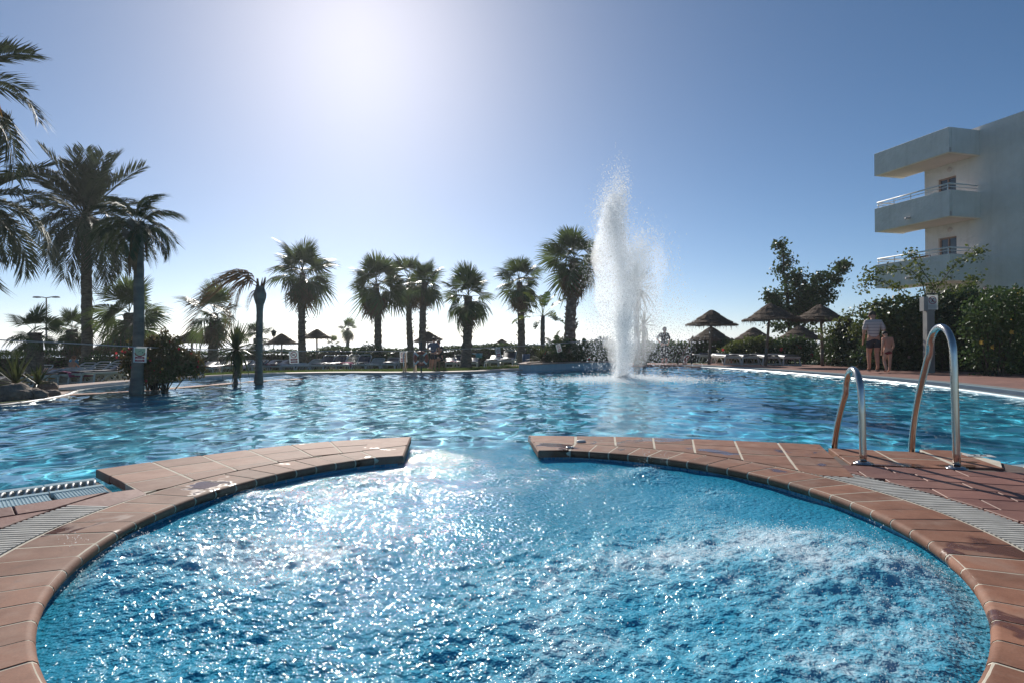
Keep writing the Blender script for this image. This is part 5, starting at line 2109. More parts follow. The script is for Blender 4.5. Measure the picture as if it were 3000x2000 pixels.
# right bank
for i, (px, py, rz, lab) in enumerate(((2150, 1069, .0, 'white lounger with navy cushion, left one of the four on the right bank'), (2202, 1069, .0, 'white lounger with navy cushion, second of the four on the right bank'), (2264, 1070, .0, 'white lounger with navy cushion, third of the four on the right bank'), (2322, 1071, .02, 'white lounger with navy cushion, rightmost of the four on the right bank'))):
    p = G(px, py, -.01)
    lounger(lab, (p.x, p.y + .95, -.005), math.radians(-2) + rz, 3, 'four loungers on the right bank')
p = G(2108, 1064, -.02)
lounger('white lounger standing crosswise left of the four loungers', (p.x + .3, p.y + 1.2, -.02), math.radians(60), 3, None)
p = G(2470, 1062, 0)
lounger('low white lounger with raised blue back under the dark conifers', (p.x, p.y + .4, -.12), math.radians(-80), 45, None)
p = G(2545, 1072, 0)
lounger('lounger in the shade right behind the man in the striped shirt', (p.x, p.y + 1.2, -.06), math.radians(-60), 28, None)

# ------------------------------------------------------------------ fountain
fb = G(1825, 1112, WATER_Z)
fn = thing('fountain_nozzle', 'dark round fountain nozzle just above the pool water', 'fountain', (fb.x, fb.y, WATER_Z - .1))
MB().lathe([(0.0, .16), (.13, .16), (.15, .13), (.15, .06), (.20, .04), (.20, -.4), (0, -.4)], 24).obj('body', M['dark_metal'], fn, True)
for i in range(10):
    a = i * .628
    MB().tube([(.10 * math.cos(a), .10 * math.sin(a), .13), (.10 * math.cos(a), .10 * math.sin(a), .21)], .018, 6).obj('spout', M['dark_metal'], fn, True)
rf = np.random.default_rng(33)
PP, RRd = [], []


def jet(n, h, lean, spread, wx=0.0, size=(.0045, .011), t_pow=1.0, t0=0.0, t1=2.0, org=(0, 0), turb=.02):
    """drops of one jet caught along their flight"""
    g = 9.81
    v = math.sqrt(2 * g * h)
    t = (t0 + (t1 - t0) * rf.random(n) ** t_pow) * v / g
    vz = v * (1 + rf.normal(0, .045, n))
    ang = rf.random(n) * 6.283
    s = np.abs(rf.normal(0, spread, n))
    vx = lean[0] * v + np.cos(ang) * s * v + wx * (t / t.max())
    vy = lean[1] * v + np.sin(ang) * s * v
    x = fb.x + org[0] + rf.uniform(-.14, .14, n) + vx * t + rf.normal(0, turb, n) * (1 + t * 2)
    y = fb.y + org[1] + rf.uniform(-.14, .14, n) + vy * t + rf.normal(0, turb, n) * (1 + t * 2)
    z = WATER_Z + .08 + vz * t - .5 * g * t * t
    ok = z > WATER_Z
    PP.append(np.stack([x, y, z], 1)[ok])
    RRd.append(((size[0] + (size[1] - size[0]) * rf.random(n) ** 2.2) * np.where(rf.random(n) < .10, 1.9, 1.0))[ok])


jet(24000, 4.1, (-.022, 0), .016, -.12, (.0035, .010), 1.0, 0, 1.9)
jet(6000, 4.45, (-.002, 0), .007, .0, (.0035, .010), 1.0, .3, 1.15)
jet(10000, 3.85, (-.036, 0), .014, -.12, (.0035, .010), 1.0, 0, 1.9)
jet(12000, 3.0, (.004, 0), .040, .1, (.0035, .009), 1.0, 0, 2.0)
jet(13000, 2.6, (.066, 0), .030, .2, (.0035, .009), 1.0, 0, 2.0)
jet(6000, 3.05, (.056, 0), .012, .1, (.0035, .009), .8, .35, 1.2)
jet(6000, 3.15, (.105, .0), .018, .2, (.003, .009), .9, .4, 2.0)
jet(8000, 2.0, (.03, 0), .085, .2, (.003, .009), 1.0, .0, 2.0)
jet(5000, 1.5, (0, 0), .035, 0, (.005, .012), 1.0, 0, 1.0, turb=.09)
jet(7000, 3.6, (0, 0), .060, 0, (.0025, .007), .8, .6, 2.0)
# splash and drops skipping on the water round the foot
n = 15000
a = rf.random(n) * 6.283
q = np.abs(rf.normal(0, .75, n)) + .1
PP.append(np.stack([fb.x + q * np.cos(a) * 1.25 + .15, fb.y + q * np.sin(a) * .9, WATER_Z + .004 + rf.exponential(.035, n) * np.exp(-q * .4)], 1))
RRd.append(.004 + .009 * rf.random(n) ** 2)
sp = link('fountain_spray', drops_mesh('fountain_spray', np.concatenate(PP), np.concatenate(RRd), 1.5), None, M['drops'])
tag(sp, 'tall white plume of spray rising from the pool', 'fountain spray', kind='stuff')



def mist(label, rows, dens, seed):
    """fine mist inside the plume: a closed lumpy body of thin forward-scattering vapour"""
    r = random.Random(seed)
    pts, rad = [], []
    for px, py, wpx in rows:
        pts.append(D(px, py, fb.y))
        rad.append(wpx / F_PX * fb.y / 2)
    P2, R2 = [], []
    for i in range(len(pts) - 1):
        for t in (0, .34, .67):
            P2.append(pts[i].lerp(pts[i + 1], t) + Vector((r.uniform(-.03, .03), r.uniform(-.03, .03), 0)))
            R2.append((rad[i] * (1 - t) + rad[i + 1] * t) * r.uniform(.86, 1.14))
    tb = MB().tube(P2, R2, 16)
    tb.v = [(x + r.uniform(-.03, .03), y + r.uniform(-.03, .03), z + r.uniform(-.03, .03)) for x, y, z in tb.v]
    o = tb.obj('fountain_mist', None, None, True)
    m, nt, out = nodes('fine_mist')
    v = N(nt, "VolumePrincipled")
    v.inputs["Color"].default_value = (1, 1, 1, 1)
    v.inputs["Density"].default_value = dens
    v.inputs["Anisotropy"].default_value = 0.72
    nt.links.new(v.outputs[0], out.inputs["Volume"])
    o.data.materials.append(m)
    tag(o, label, 'mist', kind='stuff')


mist('fine white mist inside the tall column of the fountain', [(1824, 1108, 60), (1822, 1050, 80), (1812, 980, 105), (1803, 880, 128), (1796, 780, 124), (1790, 690, 96), (1788, 630, 62), (1788, 590, 34), (1789, 560, 10)], 1.0, 1)
mist('fine mist drifting right of the fountain column', [(1840, 1100, 40), (1856, 1030, 110), (1872, 950, 140), (1890, 860, 120), (1908, 790, 90), (1925, 735, 50), (1935, 700, 10)], .40, 2)

# ------------------------------------------------------------------ steel ladder
lad = thing('pool_ladder', 'steel pool ladder with one tall and one short arched handrail', 'ladder', (2.55, 3.85, 0))
O = Vector((2.55, 3.85, 0))
for (bx, by, wx, wy, hh, nm) in ((2.29, 3.77, 2.43, 4.36, .605, 'short_handrail'), (2.778, 3.611, 2.90, 4.20, .885, 'tall_handrail')):
    A, B = Vector((bx, by, 0)), Vector((wx, wy, 0))
    d = (B - A)
    L = d.length
    d.normalize()
    pts = [A + Vector((0, 0, -.01))]
    w = L * .47
    rad = w * .43
    for t in np.linspace(.12, .8, 6):
        pts.append(A + d * (.028 * t) + Vector((0, 0, (hh - rad) * t)))
    # the arch over the edge
    cx0, cx1 = .03, L * .55
    mid, hr = (cx0 + cx1) / 2, (cx1 - cx0) / 2
    for t in np.linspace(0, math.pi, 15):
        pts.append(A + d * (mid - hr * math.cos(t)) + Vector((0, 0, hh - hr * 1.15 + hr * 1.15 * math.sin(t))))
    for t in np.linspace(.1, 1, 8):
        pts.append(A + d * (cx1 + (L - cx1) * (1 - (1 - t) ** 1.6)) + Vector((0, 0, (hh - hr * 1.15) * (1 - t) - .05 * t)))
    pts.append(B + Vector((0, 0, -.35)))
    pts.append(B + Vector((0, 0, -.9)))
    MB().tube([p - O for p in pts], .0215, 14).obj(nm, M['steel'], lad, True)
    fl = MB().lathe([(.024, .014), (.034, .013), (.044, .010), (.046, .004), (.058, .004), (.060, 0.0)], 24)
    fl.obj('flange', M['steel'], lad, True, A - O + Vector((0, 0, .001)))
for z in (-.25, -.5, -.75):
    MB().box(tuple(Vector((2.665, 4.28, z)) - O), (.47, .07, .02), math.radians(-18)).obj('tread', M['steel'], lad)
# far ladder
p = G(1200, 1092, WATER_Z)
fl_ = thing('pool_ladder', 'small dark ladder rails at the far water edge by the orange ring', 'ladder', (p.x, p.y, 0))
for dx in (-.16, .16):
    MB().tube([(dx, .22, -.05), (dx, .2, .42), (dx, .12, .55), (dx, 0, .58), (dx, -.1, .48), (dx, -.16, -.2)], .022, 6).obj('handrail', M['steel'], fl_, True)

# ------------------------------------------------------------------ white building on the right
BO = Vector((21.48, 26.45, 0))
du = Vector((-0.262, 0.965, 0))            # along the front, away from the camera
dn = Vector((-0.965, -0.262, 0))           # outwards, to the pool
bl = thing('apartment_building', 'white plastered building with three stacked corner balconies', 'building', tuple(BO))


def bpt(u, n, z):
    return du * u + dn * n + Vector((0, 0, z))


def bprism(nm, u0, u1, n0, n1, z0, z1, mat, parent=None, cham=0.0):
    P = [bpt(u0, n0, 0), bpt(u1, n0, 0), bpt(u1, n1, 0), bpt(u0, n1, 0)]
    me = MB().prism([(p.x, p.y) for p in P], z0, z1, cham).mesh(nm)
    fix_normals(me)
    return link(nm, me, parent or bl, mat)


TOP = CAM_H + (1001 - 367) / F_PX * 26.45
FL = 2.89
zs = [CAM_H + (1001 - 440) / F_PX * 25.98 - FL * k for k in range(4)]     # undersides of the balcony slabs
WIN = []
for k, (u0, u1) in enumerate(((1.05, 1.95), (1.05, 1.95))):
    WIN.append((u0, u1, zs[k] - .62 - 1.75, zs[k] - .62))
# main wall in pieces round the window openings
wall_parts = [(-16, 1.05, 0, TOP), (1.95, 2.62, 0, TOP)]
z_cur = TOP
for (u0, u1, z0, z1) in WIN:
    wall_parts.append((u0, u1, z1, z_cur))
    z_cur = z0
wall_parts.append((1.05, 1.95, 0, z_cur))
mb = MB()
for u0, u1, z0, z1 in wall_parts:
    P = [bpt(u0, 0, 0), bpt(u1, 0, 0), bpt(u1, -.35, 0), bpt(u0, -.35, 0)]
    mb.prism([(p.x, p.y) for p in P], z0, z1)
me = mb.mesh('wall')
bm_ = bmesh.new()
bm_.from_mesh(me)
bmesh.ops.remove_doubles(bm_, verts=bm_.verts, dist=.001)
bmesh.ops.recalc_face_normals(bm_, faces=bm_.faces)
bm_.to_mesh(me)
bm_.free()
link('wall', me, bl, M['plaster'])
bprism('end_wall', 2.27, 2.62, -9, -.352, 0, TOP, M['plaster'])
bprism('roof', -16, 2.27, -9, -.352, TOP - .4, TOP - .1, M['plaster'])
for k in range(4):
    z0 = zs[k]
    hgt = 1.18 if k else 1.12
    par = bprism('balcony', -.02, 3.85, .002, 1.80, z0, z0 + .20, M['soffit'])
    # parapet: front, near side, far side
    bprism('parapet', -.02, 3.85, 1.68, 1.82, z0 - .02, z0 + hgt, M['plaster'], None, .01)
    bprism('parapet', -.04, .12, .004, 1.678, z0 - .02, z0 + hgt, M['plaster'], None, .01)
    bprism('parapet', 3.70, 3.85, .004, 1.678, z0 - .02, z0 + hgt, M['plaster'], None, .01)
    if k == 0:
        bprism('roof_slab', .14, 3.68, .004, 1.676, z0 + .7, z0 + hgt - .02, M['plaster'])
    else:
        rail = MB()
        zr = z0 + hgt
        for zz, rr in ((zr + .30, .035), (zr + .16, .018)):
            rail.tube([bpt(.05, 1.75, zz), bpt(3.76, 1.75, zz)], rr, 6)
            rail.tube([bpt(.05, 1.75, zz), bpt(.05, .05, zz)], rr, 6)
            rail.tube([bpt(3.76, 1.75, zz), bpt(3.76, .05, zz)], rr, 6)
        ro = rail.obj('railing', M['white_paint'], bl, True)
        for u in (.1, 1.0, 1.9, 2.8, 3.7):
            MB().tube([bpt(u, 1.75, zr - .02), bpt(u, 1.75, zr + .30)], .022, 6).obj('post', M['white_paint'], ro)
        MB().tube([bpt(1.9, 1.81, z0 + .30), bpt(1.9, 2.08, z0 + .27)], .055, 10).obj('water_spout', M['soffit'], bl, True)
        MB().lathe([(0, .07), (.08, .06), (.12, .02), (.12, 0)], 14).obj('wall_lamp', M['soffit'], bl, True, bpt(1.35, .0, z0 + FL - .28), (math.radians(90), 0, math.radians(-75)))
for k, (u0, u1, z0, z1) in enumerate(WIN):
    w = bprism('window', u0 + .06, u1 - .06, -.16, -.14, z0 + .06, z1 - .06, M['glass'])
    mb = MB()
    for a0, a1, b0, b1 in ((u0, u0 + .07, z0, z1), (u1 - .07, u1, z0, z1), (u0 + .071, u1 - .071, z1 - .07, z1), (u0 + .071, u1 - .071, z0, z0 + .07), (u0 + .43, u0 + .48, z0 + .07, z1 - .07)):
        P = [bpt(a0, -.09, 0), bpt(a1, -.09, 0), bpt(a1, -.2, 0), bpt(a0, -.2, 0)]
        mb.prism([(p.x, p.y) for p in P], b0, b1)
    me = mb.mesh('frame')
    fix_normals(me)
    link('frame', me, w, M['brown_frame'])
    bprism('curtain', u0 + .07, u0 + .42, -.30, -.26, z0 + .05, z1 - .05, M['curtain'])
# a planter box with red flowers behind the second railing
px_ = bprism('window_box', 1.2, 2.0, 1.4, 1.66, zs[2] + 1.10, zs[2] + 1.30, M['wood'])

# ------------------------------------------------------------------ rope with hanging signs
ROPE = [(-60, 993, 9.6), (0, 996, 9.8), (200, 1005, 10.1), (400, 1016, 10.45), (600, 1023, 12.8), (850, 1027, 16.3), (1010, 1029, 17.6), (1171, 1028, 18.6), (1320, 1023, 19.4), (1455, 1017, 20.0), (1600, 1009, 20.0), (1700, 1000, 19.8), (1800, 988, 19.6)]
mb = MB().tube([D(*p) for p in ROPE], .009, 5)
tag(mb.obj('sign_rope', M['rope']), 'thin pale rope stretched across the pool with signs hanging from it', 'rope')


def sign(label, px, py, Y, w, h, kind, tilt=0.0, yaw=0.0, name='pool_sign'):
    c = D(px, py, Y)
    root = thing(name, label, 'sign', tuple(c), 0, 'signs on the rope')
    root.rotation_euler = (0, tilt, yaw)
    MB().box((0, 0, -h / 2), (w, .006, h)).obj('board', M['sign_white'], root)
    y = -.0055

    def rect(nm, x0, x1, z0, z1, mat, yy=y):
        return MB().box(((x0 + x1) / 2, yy, (z0 + z1) / 2), (x1 - x0, .002, z1 - z0)).obj(nm, M[mat], root)

    def ring(nm, cx, cz, r0, r1, mat, a0=0, a1=6.2832, yy=y, n=28):
        vs, fs = [], []
        for i in range(n + 1):
            a = a0 + (a1 - a0) * i / n
            vs += [(cx + r0 * math.cos(a), yy, cz + r0 * math.sin(a)), (cx + r1 * math.cos(a), yy, cz + r1 * math.sin(a))]
        for i in range(n):
            fs.append((2 * i, 2 * i + 1, 2 * i + 3, 2 * i + 2))
        return MB().add(vs, fs).obj(nm, M[mat], root)
    if kind == 'dive':
        cz = -h * .29
        R = w * .34
        ring('red_circle', 0, cz, R * .80, R, 'sign_red')
        ring('diver_body', 0, cz, 0, R * .16, 'sign_ink', yy=y + .001)
        a = MB().tube([(-R * .5, y, cz - R * .25), (R * .1, y, cz + R * .15), (R * .45, y, cz + R * .1)], R * .09, 4)
        a.obj('diver', M['sign_ink'], root)
        MB().tube([(-R * .62, y - .001, cz + R * .62), (R * .62, y - .001, cz - R * .62)], R * .09, 4).obj('slash', M['sign_red'], root)
    else:
        rect('print', -w * .40, w * .40, -h * .56, -h * .06, 'sign_green', y + .002)
        ring('banner', 0, -h * .20, w * .40, w * .47, 'sign_red', math.radians(205), math.radians(335), y - .001)
        MB().tube([(-w * .15, y, -h * .30), (w * .02, y, -h * .22), (w * .12, y, -h * .20)], w * .012, 4).obj('swimmer', M['sign_ink'], root)
        MB().box((w * .22, y - .001, -h * .32), (w * .05, .002, h * .08)).obj('figure', M['sign_ink'], root)
    for z0, z1 in ((-.745, -.605), (-.935, -.80)):
        rect('text_bar', -w * .36, w * .36, h * z0, h * z1, 'sign_red')
        rect('text_line', -w * .20, w * .20, h * (z0 + .09), h * (z0 + .105), 'sign_white', y - .0015)
        rect('text_line', -w * .26, w * .26, h * (z0 + .035), h * (z0 + .052), 'sign_white', y - .0015)
    return root


sign('white sign with a red banner picture hanging in front of the slim palm trunk', 411, 1017, 10.42, .236, .270, 'banner', .03)
sign('no-diving sign on the rope in front of the tall fan palm trunk', 860, 1028, 16.2, .265, .345, 'dive', -.06)
sign('no-diving sign on the rope left of the orange life ring', 1181, 1029, 18.5, .23, .345, 'dive', -.05)
sign('no-diving sign on the rope in front of the pyramid parasol', 1458, 1018, 19.9, .195, .335, 'dive', -.12, .6)
sign('tilted no-diving sign in front of the banana plants', 1634, 1008, 19.7, .19, .27, 'dive', -.32, .5)

# ------------------------------------------------------------------ posts, lamps, bins and other small things
p = G(2722, 1091)
sp_ = thing('sign_post', 'square concrete post with a white prohibition notice among the shrubs', 'sign post', (p.x, p.y, 0))
zt = D(2722, 872, p.y).z
MB().box((0, 0, zt / 2), (.20, .16, zt)).obj('post', M['concrete'], sp_)
cz = D(2726, 887, p.y).z
MB().box((.03, -.10, cz), (.285, .012, .385)).obj('board', M['sign_white'], sp_)
MB().box((-.17, -.06, cz - .04), (.11, .16, .38)).obj('cabinet', M['concrete'], sp_)
mb = MB()
vs, fs = [], []
for i in range(29):
    a = 6.2832 * i / 28
    vs += [(.03 + .088 * math.cos(a), -.1075, cz + .055 + .088 * math.sin(a)), (.03 + .104 * math.cos(a), -.1075, cz + .055 + .104 * math.sin(a))]
for i in range(28):
    fs.append((2 * i, 2 * i + 1, 2 * i + 3, 2 * i + 2))
mb.add(vs, fs).obj('red_circle', M['sign_red'], sp_)
MB().tube([(-.035, -.108, cz + .12), (.095, -.108, cz - .01)], .008, 4).obj('slash', M['sign_red'], sp_)
MB().tube([(.06, -.107, cz + .11), (.02, -.107, cz + .05), (0.0, -.107, cz)], .007, 4).tube([(.02, -.107, cz + .05), (.055, -.107, cz + .0)], .007, 4).obj('figure', M['sign_ink'], sp_)
for i in range(3):
    MB().box((.03, -.1075, cz - .085 - i * .03), (.22, .002, .008)).obj('text_line', M['sign_grey'], sp_)
MB().tube([(-.14, -.1, cz + .19), (-.10, -.1, cz + .235), (.16, -.1, cz + .235), (.20, -.1, cz + .17)], .012, 6).obj('hanger', M['dark_metal'], sp_, True)

p = D(136, 872, 70)
lz = gz(p.x, p.y)
lamp = thing('street_lamp', 'far double-armed street lamp above the low palms', 'street lamp', (p.x, p.y, lz))
H_ = p.z - lz
MB().tube([(0, 0, 0), (0, 0, H_)], [.13, .08], 8).obj('pole', M['dark_metal'], lamp, True)
for s in (-1, 1):
    MB().tube([(0, 0, H_ - .05), (s * .5, 0, H_ + .04), (s * .7, 0, H_ + .06)], .06, 6).obj('arm', M['dark_metal'], lamp, True)
    b_ = MB().lathe([(.0, -.10), (.3, -.06), (.36, 0), (.25, .10), (0, .13)], 14)
    b_.v = [(x * 1.5, y * .8, z) for x, y, z in b_.v]
    b_.obj('lamp_head', M['dark_metal'], lamp, True, (s * 1.15, 0, H_ + .03))
p = D(802, 976, 42)
lz = gz(p.x, p.y)
lamp = thing('garden_lantern', 'small dark lantern on a post behind the ragged parasol', 'lantern', (p.x, p.y, lz))
H_ = p.z - lz
MB().tube([(0, 0, 0), (0, 0, H_ - .2)], [.05, .035], 8).obj('post', M['dark_metal'], lamp, True)
MB().lathe([(.05, -.25), (.13, -.2), (.19, .06), (.24, .08), (.10, .2), (.03, .25), (.03, .32), (0, .34)], 8).obj('lantern_head', M['dark_metal'], lamp, False, (0, 0, H_))
p = D(585, 1030, 32)
lz = gz(p.x, p.y)
cvp = thing('curved_post', 'thin curved post leaning under the rounded parasol', 'post', (p.x, p.y, lz))
MB().tube([(0, 0, 0), (0.0, 0, 1.3), (.08, 0, 1.75), (.28, 0, 2.05), (.5, 0, 2.12)], .035, 7).obj('pipe', M['dark_metal'], cvp, True)

p = G(1228, 1092, -.03)
lr = thing('life_ring', 'orange life ring hanging on a thin post under the twin palms', 'life ring', (p.x, p.y + .35, -.04))
MB().tube([(0, .05, 0), (0, .05, .92)], .022, 6).obj('post', M['dark_metal'], lr)
cz = D(1228, 1049, p.y + .3).z + .04
vs, fs = [], []
R0, r0 = .175, .048
for i in range(28):
    a = 6.2832 * i / 28
    for j in range(8):
        q = 6.2832 * j / 8
        vs.append(((R0 + r0 * math.cos(q)) * math.cos(a), r0 * .7 * math.sin(q), (R0 + r0 * math.cos(q)) * math.sin(a)))
for i in range(28):
    for j in range(8):
        fs.append((i * 8 + j, ((i + 1) % 28) * 8 + j, ((i + 1) % 28) * 8 + (j + 1) % 8, i * 8 + (j + 1) % 8))
MB().add(vs, fs).obj('ring', M['orange'], lr, True, (0, 0, cz))
for i in range(4):
    a = .785 + i * 1.571
    MB().box((R0 * math.cos(a), 0, R0 * math.sin(a)), (.125, .085, .045), 0, 0, -a).obj('white_band', M['white_plastic'], lr, False, (0, 0, cz))


def bin_(label, px, pyt, Y, w, h, mat, lid=None):
    p = D(px, pyt, Y)
    z = gz(p.x, p.y)
    b = thing('litter_bin', label, 'bin', (p.x, p.y, z))
    H = p.z - z
    MB().tube([(0, 0, 0), (0, 0, H - h)], .035, 6).obj('post', M['dark_metal'], b)
    MB().lathe([(0, 0), (w * .42, 0), (w * .5, h), (w * .46, h), (w * .40, .03), (0, .03)], 16).obj('tub', M[mat], b, True, (0, 0, H - h))
    if lid:
        MB().box((-w * .75, 0, H - .02), (w * .7, w * .6, .03), 0, 0, .12).obj('open_lid', M[lid], b)
    return b


bin_('turquoise bin with an open lid on a post in front of the dark hedge', 1403, 1034, 27, .34, .22, 'turquoise', 'turquoise')
bin_('teal bin on a post behind the crowded loungers', 217, 1052, 21.8, .30, .45, 'turquoise')
bin_('dark blue bin beside the slim lower trunk left of the planter', 1541, 1036, 25, .34, .7, 'blue_plastic')

# leaning pole, post and red tube at the end of the right bank
p = G(1984, 1066, -.02)
lp = thing('leaning_pole', 'long pale pole leaning against the lower parasol right of the spray', 'pole', (p.x, p.y, -.03))
q = D(2030, 985, p.y + .6)
MB().tube([(0, 0, 0), q - Vector(lp.location)], .035, 7).obj('shaft', M['wood'], lp, True)
p = G(2026, 1067, -.02)
st = thing('slim_post', 'slim dark post standing between the leaning pole and the loungers', 'post', (p.x, p.y, -.03))
MB().tube([(0, 0, 0), (0, 0, D(2026, 1000, p.y).z + .03)], .032, 7).obj('shaft', M['dark_metal'], st, True)
p = G(2012, 1066, -.02)
rt = thing('red_slide', 'small red and white curved tube beside the slim post', 'pool toy', (p.x, p.y + .2, -.03))
MB().tube([(-.09, 0, 0), (-.07, 0, .18), (0, 0, .32), (.09, 0, .38), (.16, 0, .36)], .022, 6).obj('white_rail', M['white_plastic'], rt, True)
MB().tube([(.02, .05, 0), (.03, .05, .18), (.09, .05, .30), (.16, .05, .30)], .07, 8).obj('red_body', M['orange'], rt, True)

# shower column at the right edge of the conifers
p = G(2530, 1078, 0)
sh = thing('foot_shower', 'grey tilted shower tube standing behind the man', 'shower', (p.x, p.y + .4, 0))
q1, q2 = D(2532, 1040, p.y + .4), D(2548, 990, p.y + .4)
MB().tube([Vector((0, 0, 0)), q1 - Vector(sh.location), q2 - Vector(sh.location)], .05, 8).obj('tube', M['steel'], sh, True)

# low divider wall in the water on the left
dv = [tuple(G(px, py, -.07).xy) for px, py in ((205, 1158), (357, 1150), (470, 1143), (561, 1134), (690, 1123), (760, 1117), (890, 1110))]
mb = MB()
dw = thing('divider_wall', 'low clay-topped wall at water level separating the shallow pool', 'wall', (dv[0][0], dv[0][1], 0))
a, b_ = offset_line(dv, .02), offset_line(dv, .36)
for i in range(len(dv) - 1):
    lmesh(MB().prism([a[i], a[i + 1], b_[i + 1], b_[i]], -1.3, -.062), 'capstone', M['coping_dry_sheen'], dw)

# rocks and strappy plants on the left bank
rk = random.Random(44)
for i, (px, py, s, lab) in enumerate(((30, 1172, .21, 'large pitted tan rock at the left edge of the bank'), (92, 1168, .17, 'rounded tan rock in the middle of the rock planting'), (138, 1160, .10, 'small rock at the right end of the rock planting'), (4, 1150, .21, 'tan rock behind the large pitted rock'), (118, 1152, .18, 'upright rock under the dark strappy plant'))):
    p = G(px, py, -.045)
    bm_ = bmesh.new()
    bmesh.ops.create_icosphere(bm_, subdivisions=4, radius=1)
    sx, sy, sz = s * rk.uniform(1, 1.5), s * rk.uniform(.8, 1.1), s * rk.uniform(.65, .85)
    o1 = rk.uniform(0, 50)
    for v in bm_.verts:
        c = v.co
        k = .72 + .5 * float(fbm(np.array([c.x * 1.6 + o1]), np.array([c.y * 1.6 + c.z * 2.1]), 5, 5, .6)[0]) + .10 * (float(vnoise(np.array([c.x * 6 + c.z * 5]), np.array([c.y * 6 - c.z * 4 + o1]), 9)[0]) - .5)
        v.co = Vector((c.x * sx * k, c.y * sy * k, c.z * sz * k))
    me = bpy.data.meshes.new('garden_rock')
    bm_.to_mesh(me)
    bm_.free()
    me.polygons.foreach_set("use_smooth", np.ones(len(me.polygons), bool))
    tag(link('garden_rock', me, None, M['rock'], (p.x - .04, p.y + .14, sz * .5 - .045), (0, 0, rk.random() * 6)), lab, 'rock', 'rocks of the left bank')
for lab, px, py, R, n, sd in (('dark strappy plant growing between the rocks', 62, 1150, .42, 26, 71), ('green strappy plant at the left edge behind the rocks', -5, 1150, .62, 24, 72)):
    p = G(px, py, 0)
    yucca(lab, (p.x, p.y + .35, .0), (p.x, p.y + .35, .12), R, n, sd, .03, 82, 10, 'strap_plant', 'plant')
sheet('planting_bed', [(-7.60, 8.2), (-7.72, 9.0), (-8.0, 9.5), (-8.5, 9.75), (-10.5, 9.9), (-10.5, 7.0), (-7.9, 6.5)], -.040, M['soil'])

# ------------------------------------------------------------------ people
def skinned(name, verts, edges, radii, root=0, sub=2):
    """one continuous body grown round a skeleton"""
    me = bpy.data.meshes.new(name)
    me.from_pydata([tuple(v) for v in verts], edges, [])
    ob = bpy.data.objects.new(name, me)
    COL.objects.link(ob)
    m = ob.modifiers.new('skin', 'SKIN')
    m.use_smooth_shade = True
    for i, sv in enumerate(me.skin_vertices[0].data):
        r = radii[i]
        sv.radius = r if isinstance(r, tuple) else (r, r)
        sv.use_root = (i == root)
    s = ob.modifiers.new('sub', 'SUBSURF')
    s.levels = s.render_levels = sub
    dg = bpy.context.evaluated_depsgraph_get()
    out = bpy.data.meshes.new_from_object(ob.evaluated_get(dg))
    bpy.data.objects.remove(ob)
    out.name = name
    out.polygons.foreach_set("use_smooth", np.ones(len(out.polygons), bool))
    return out


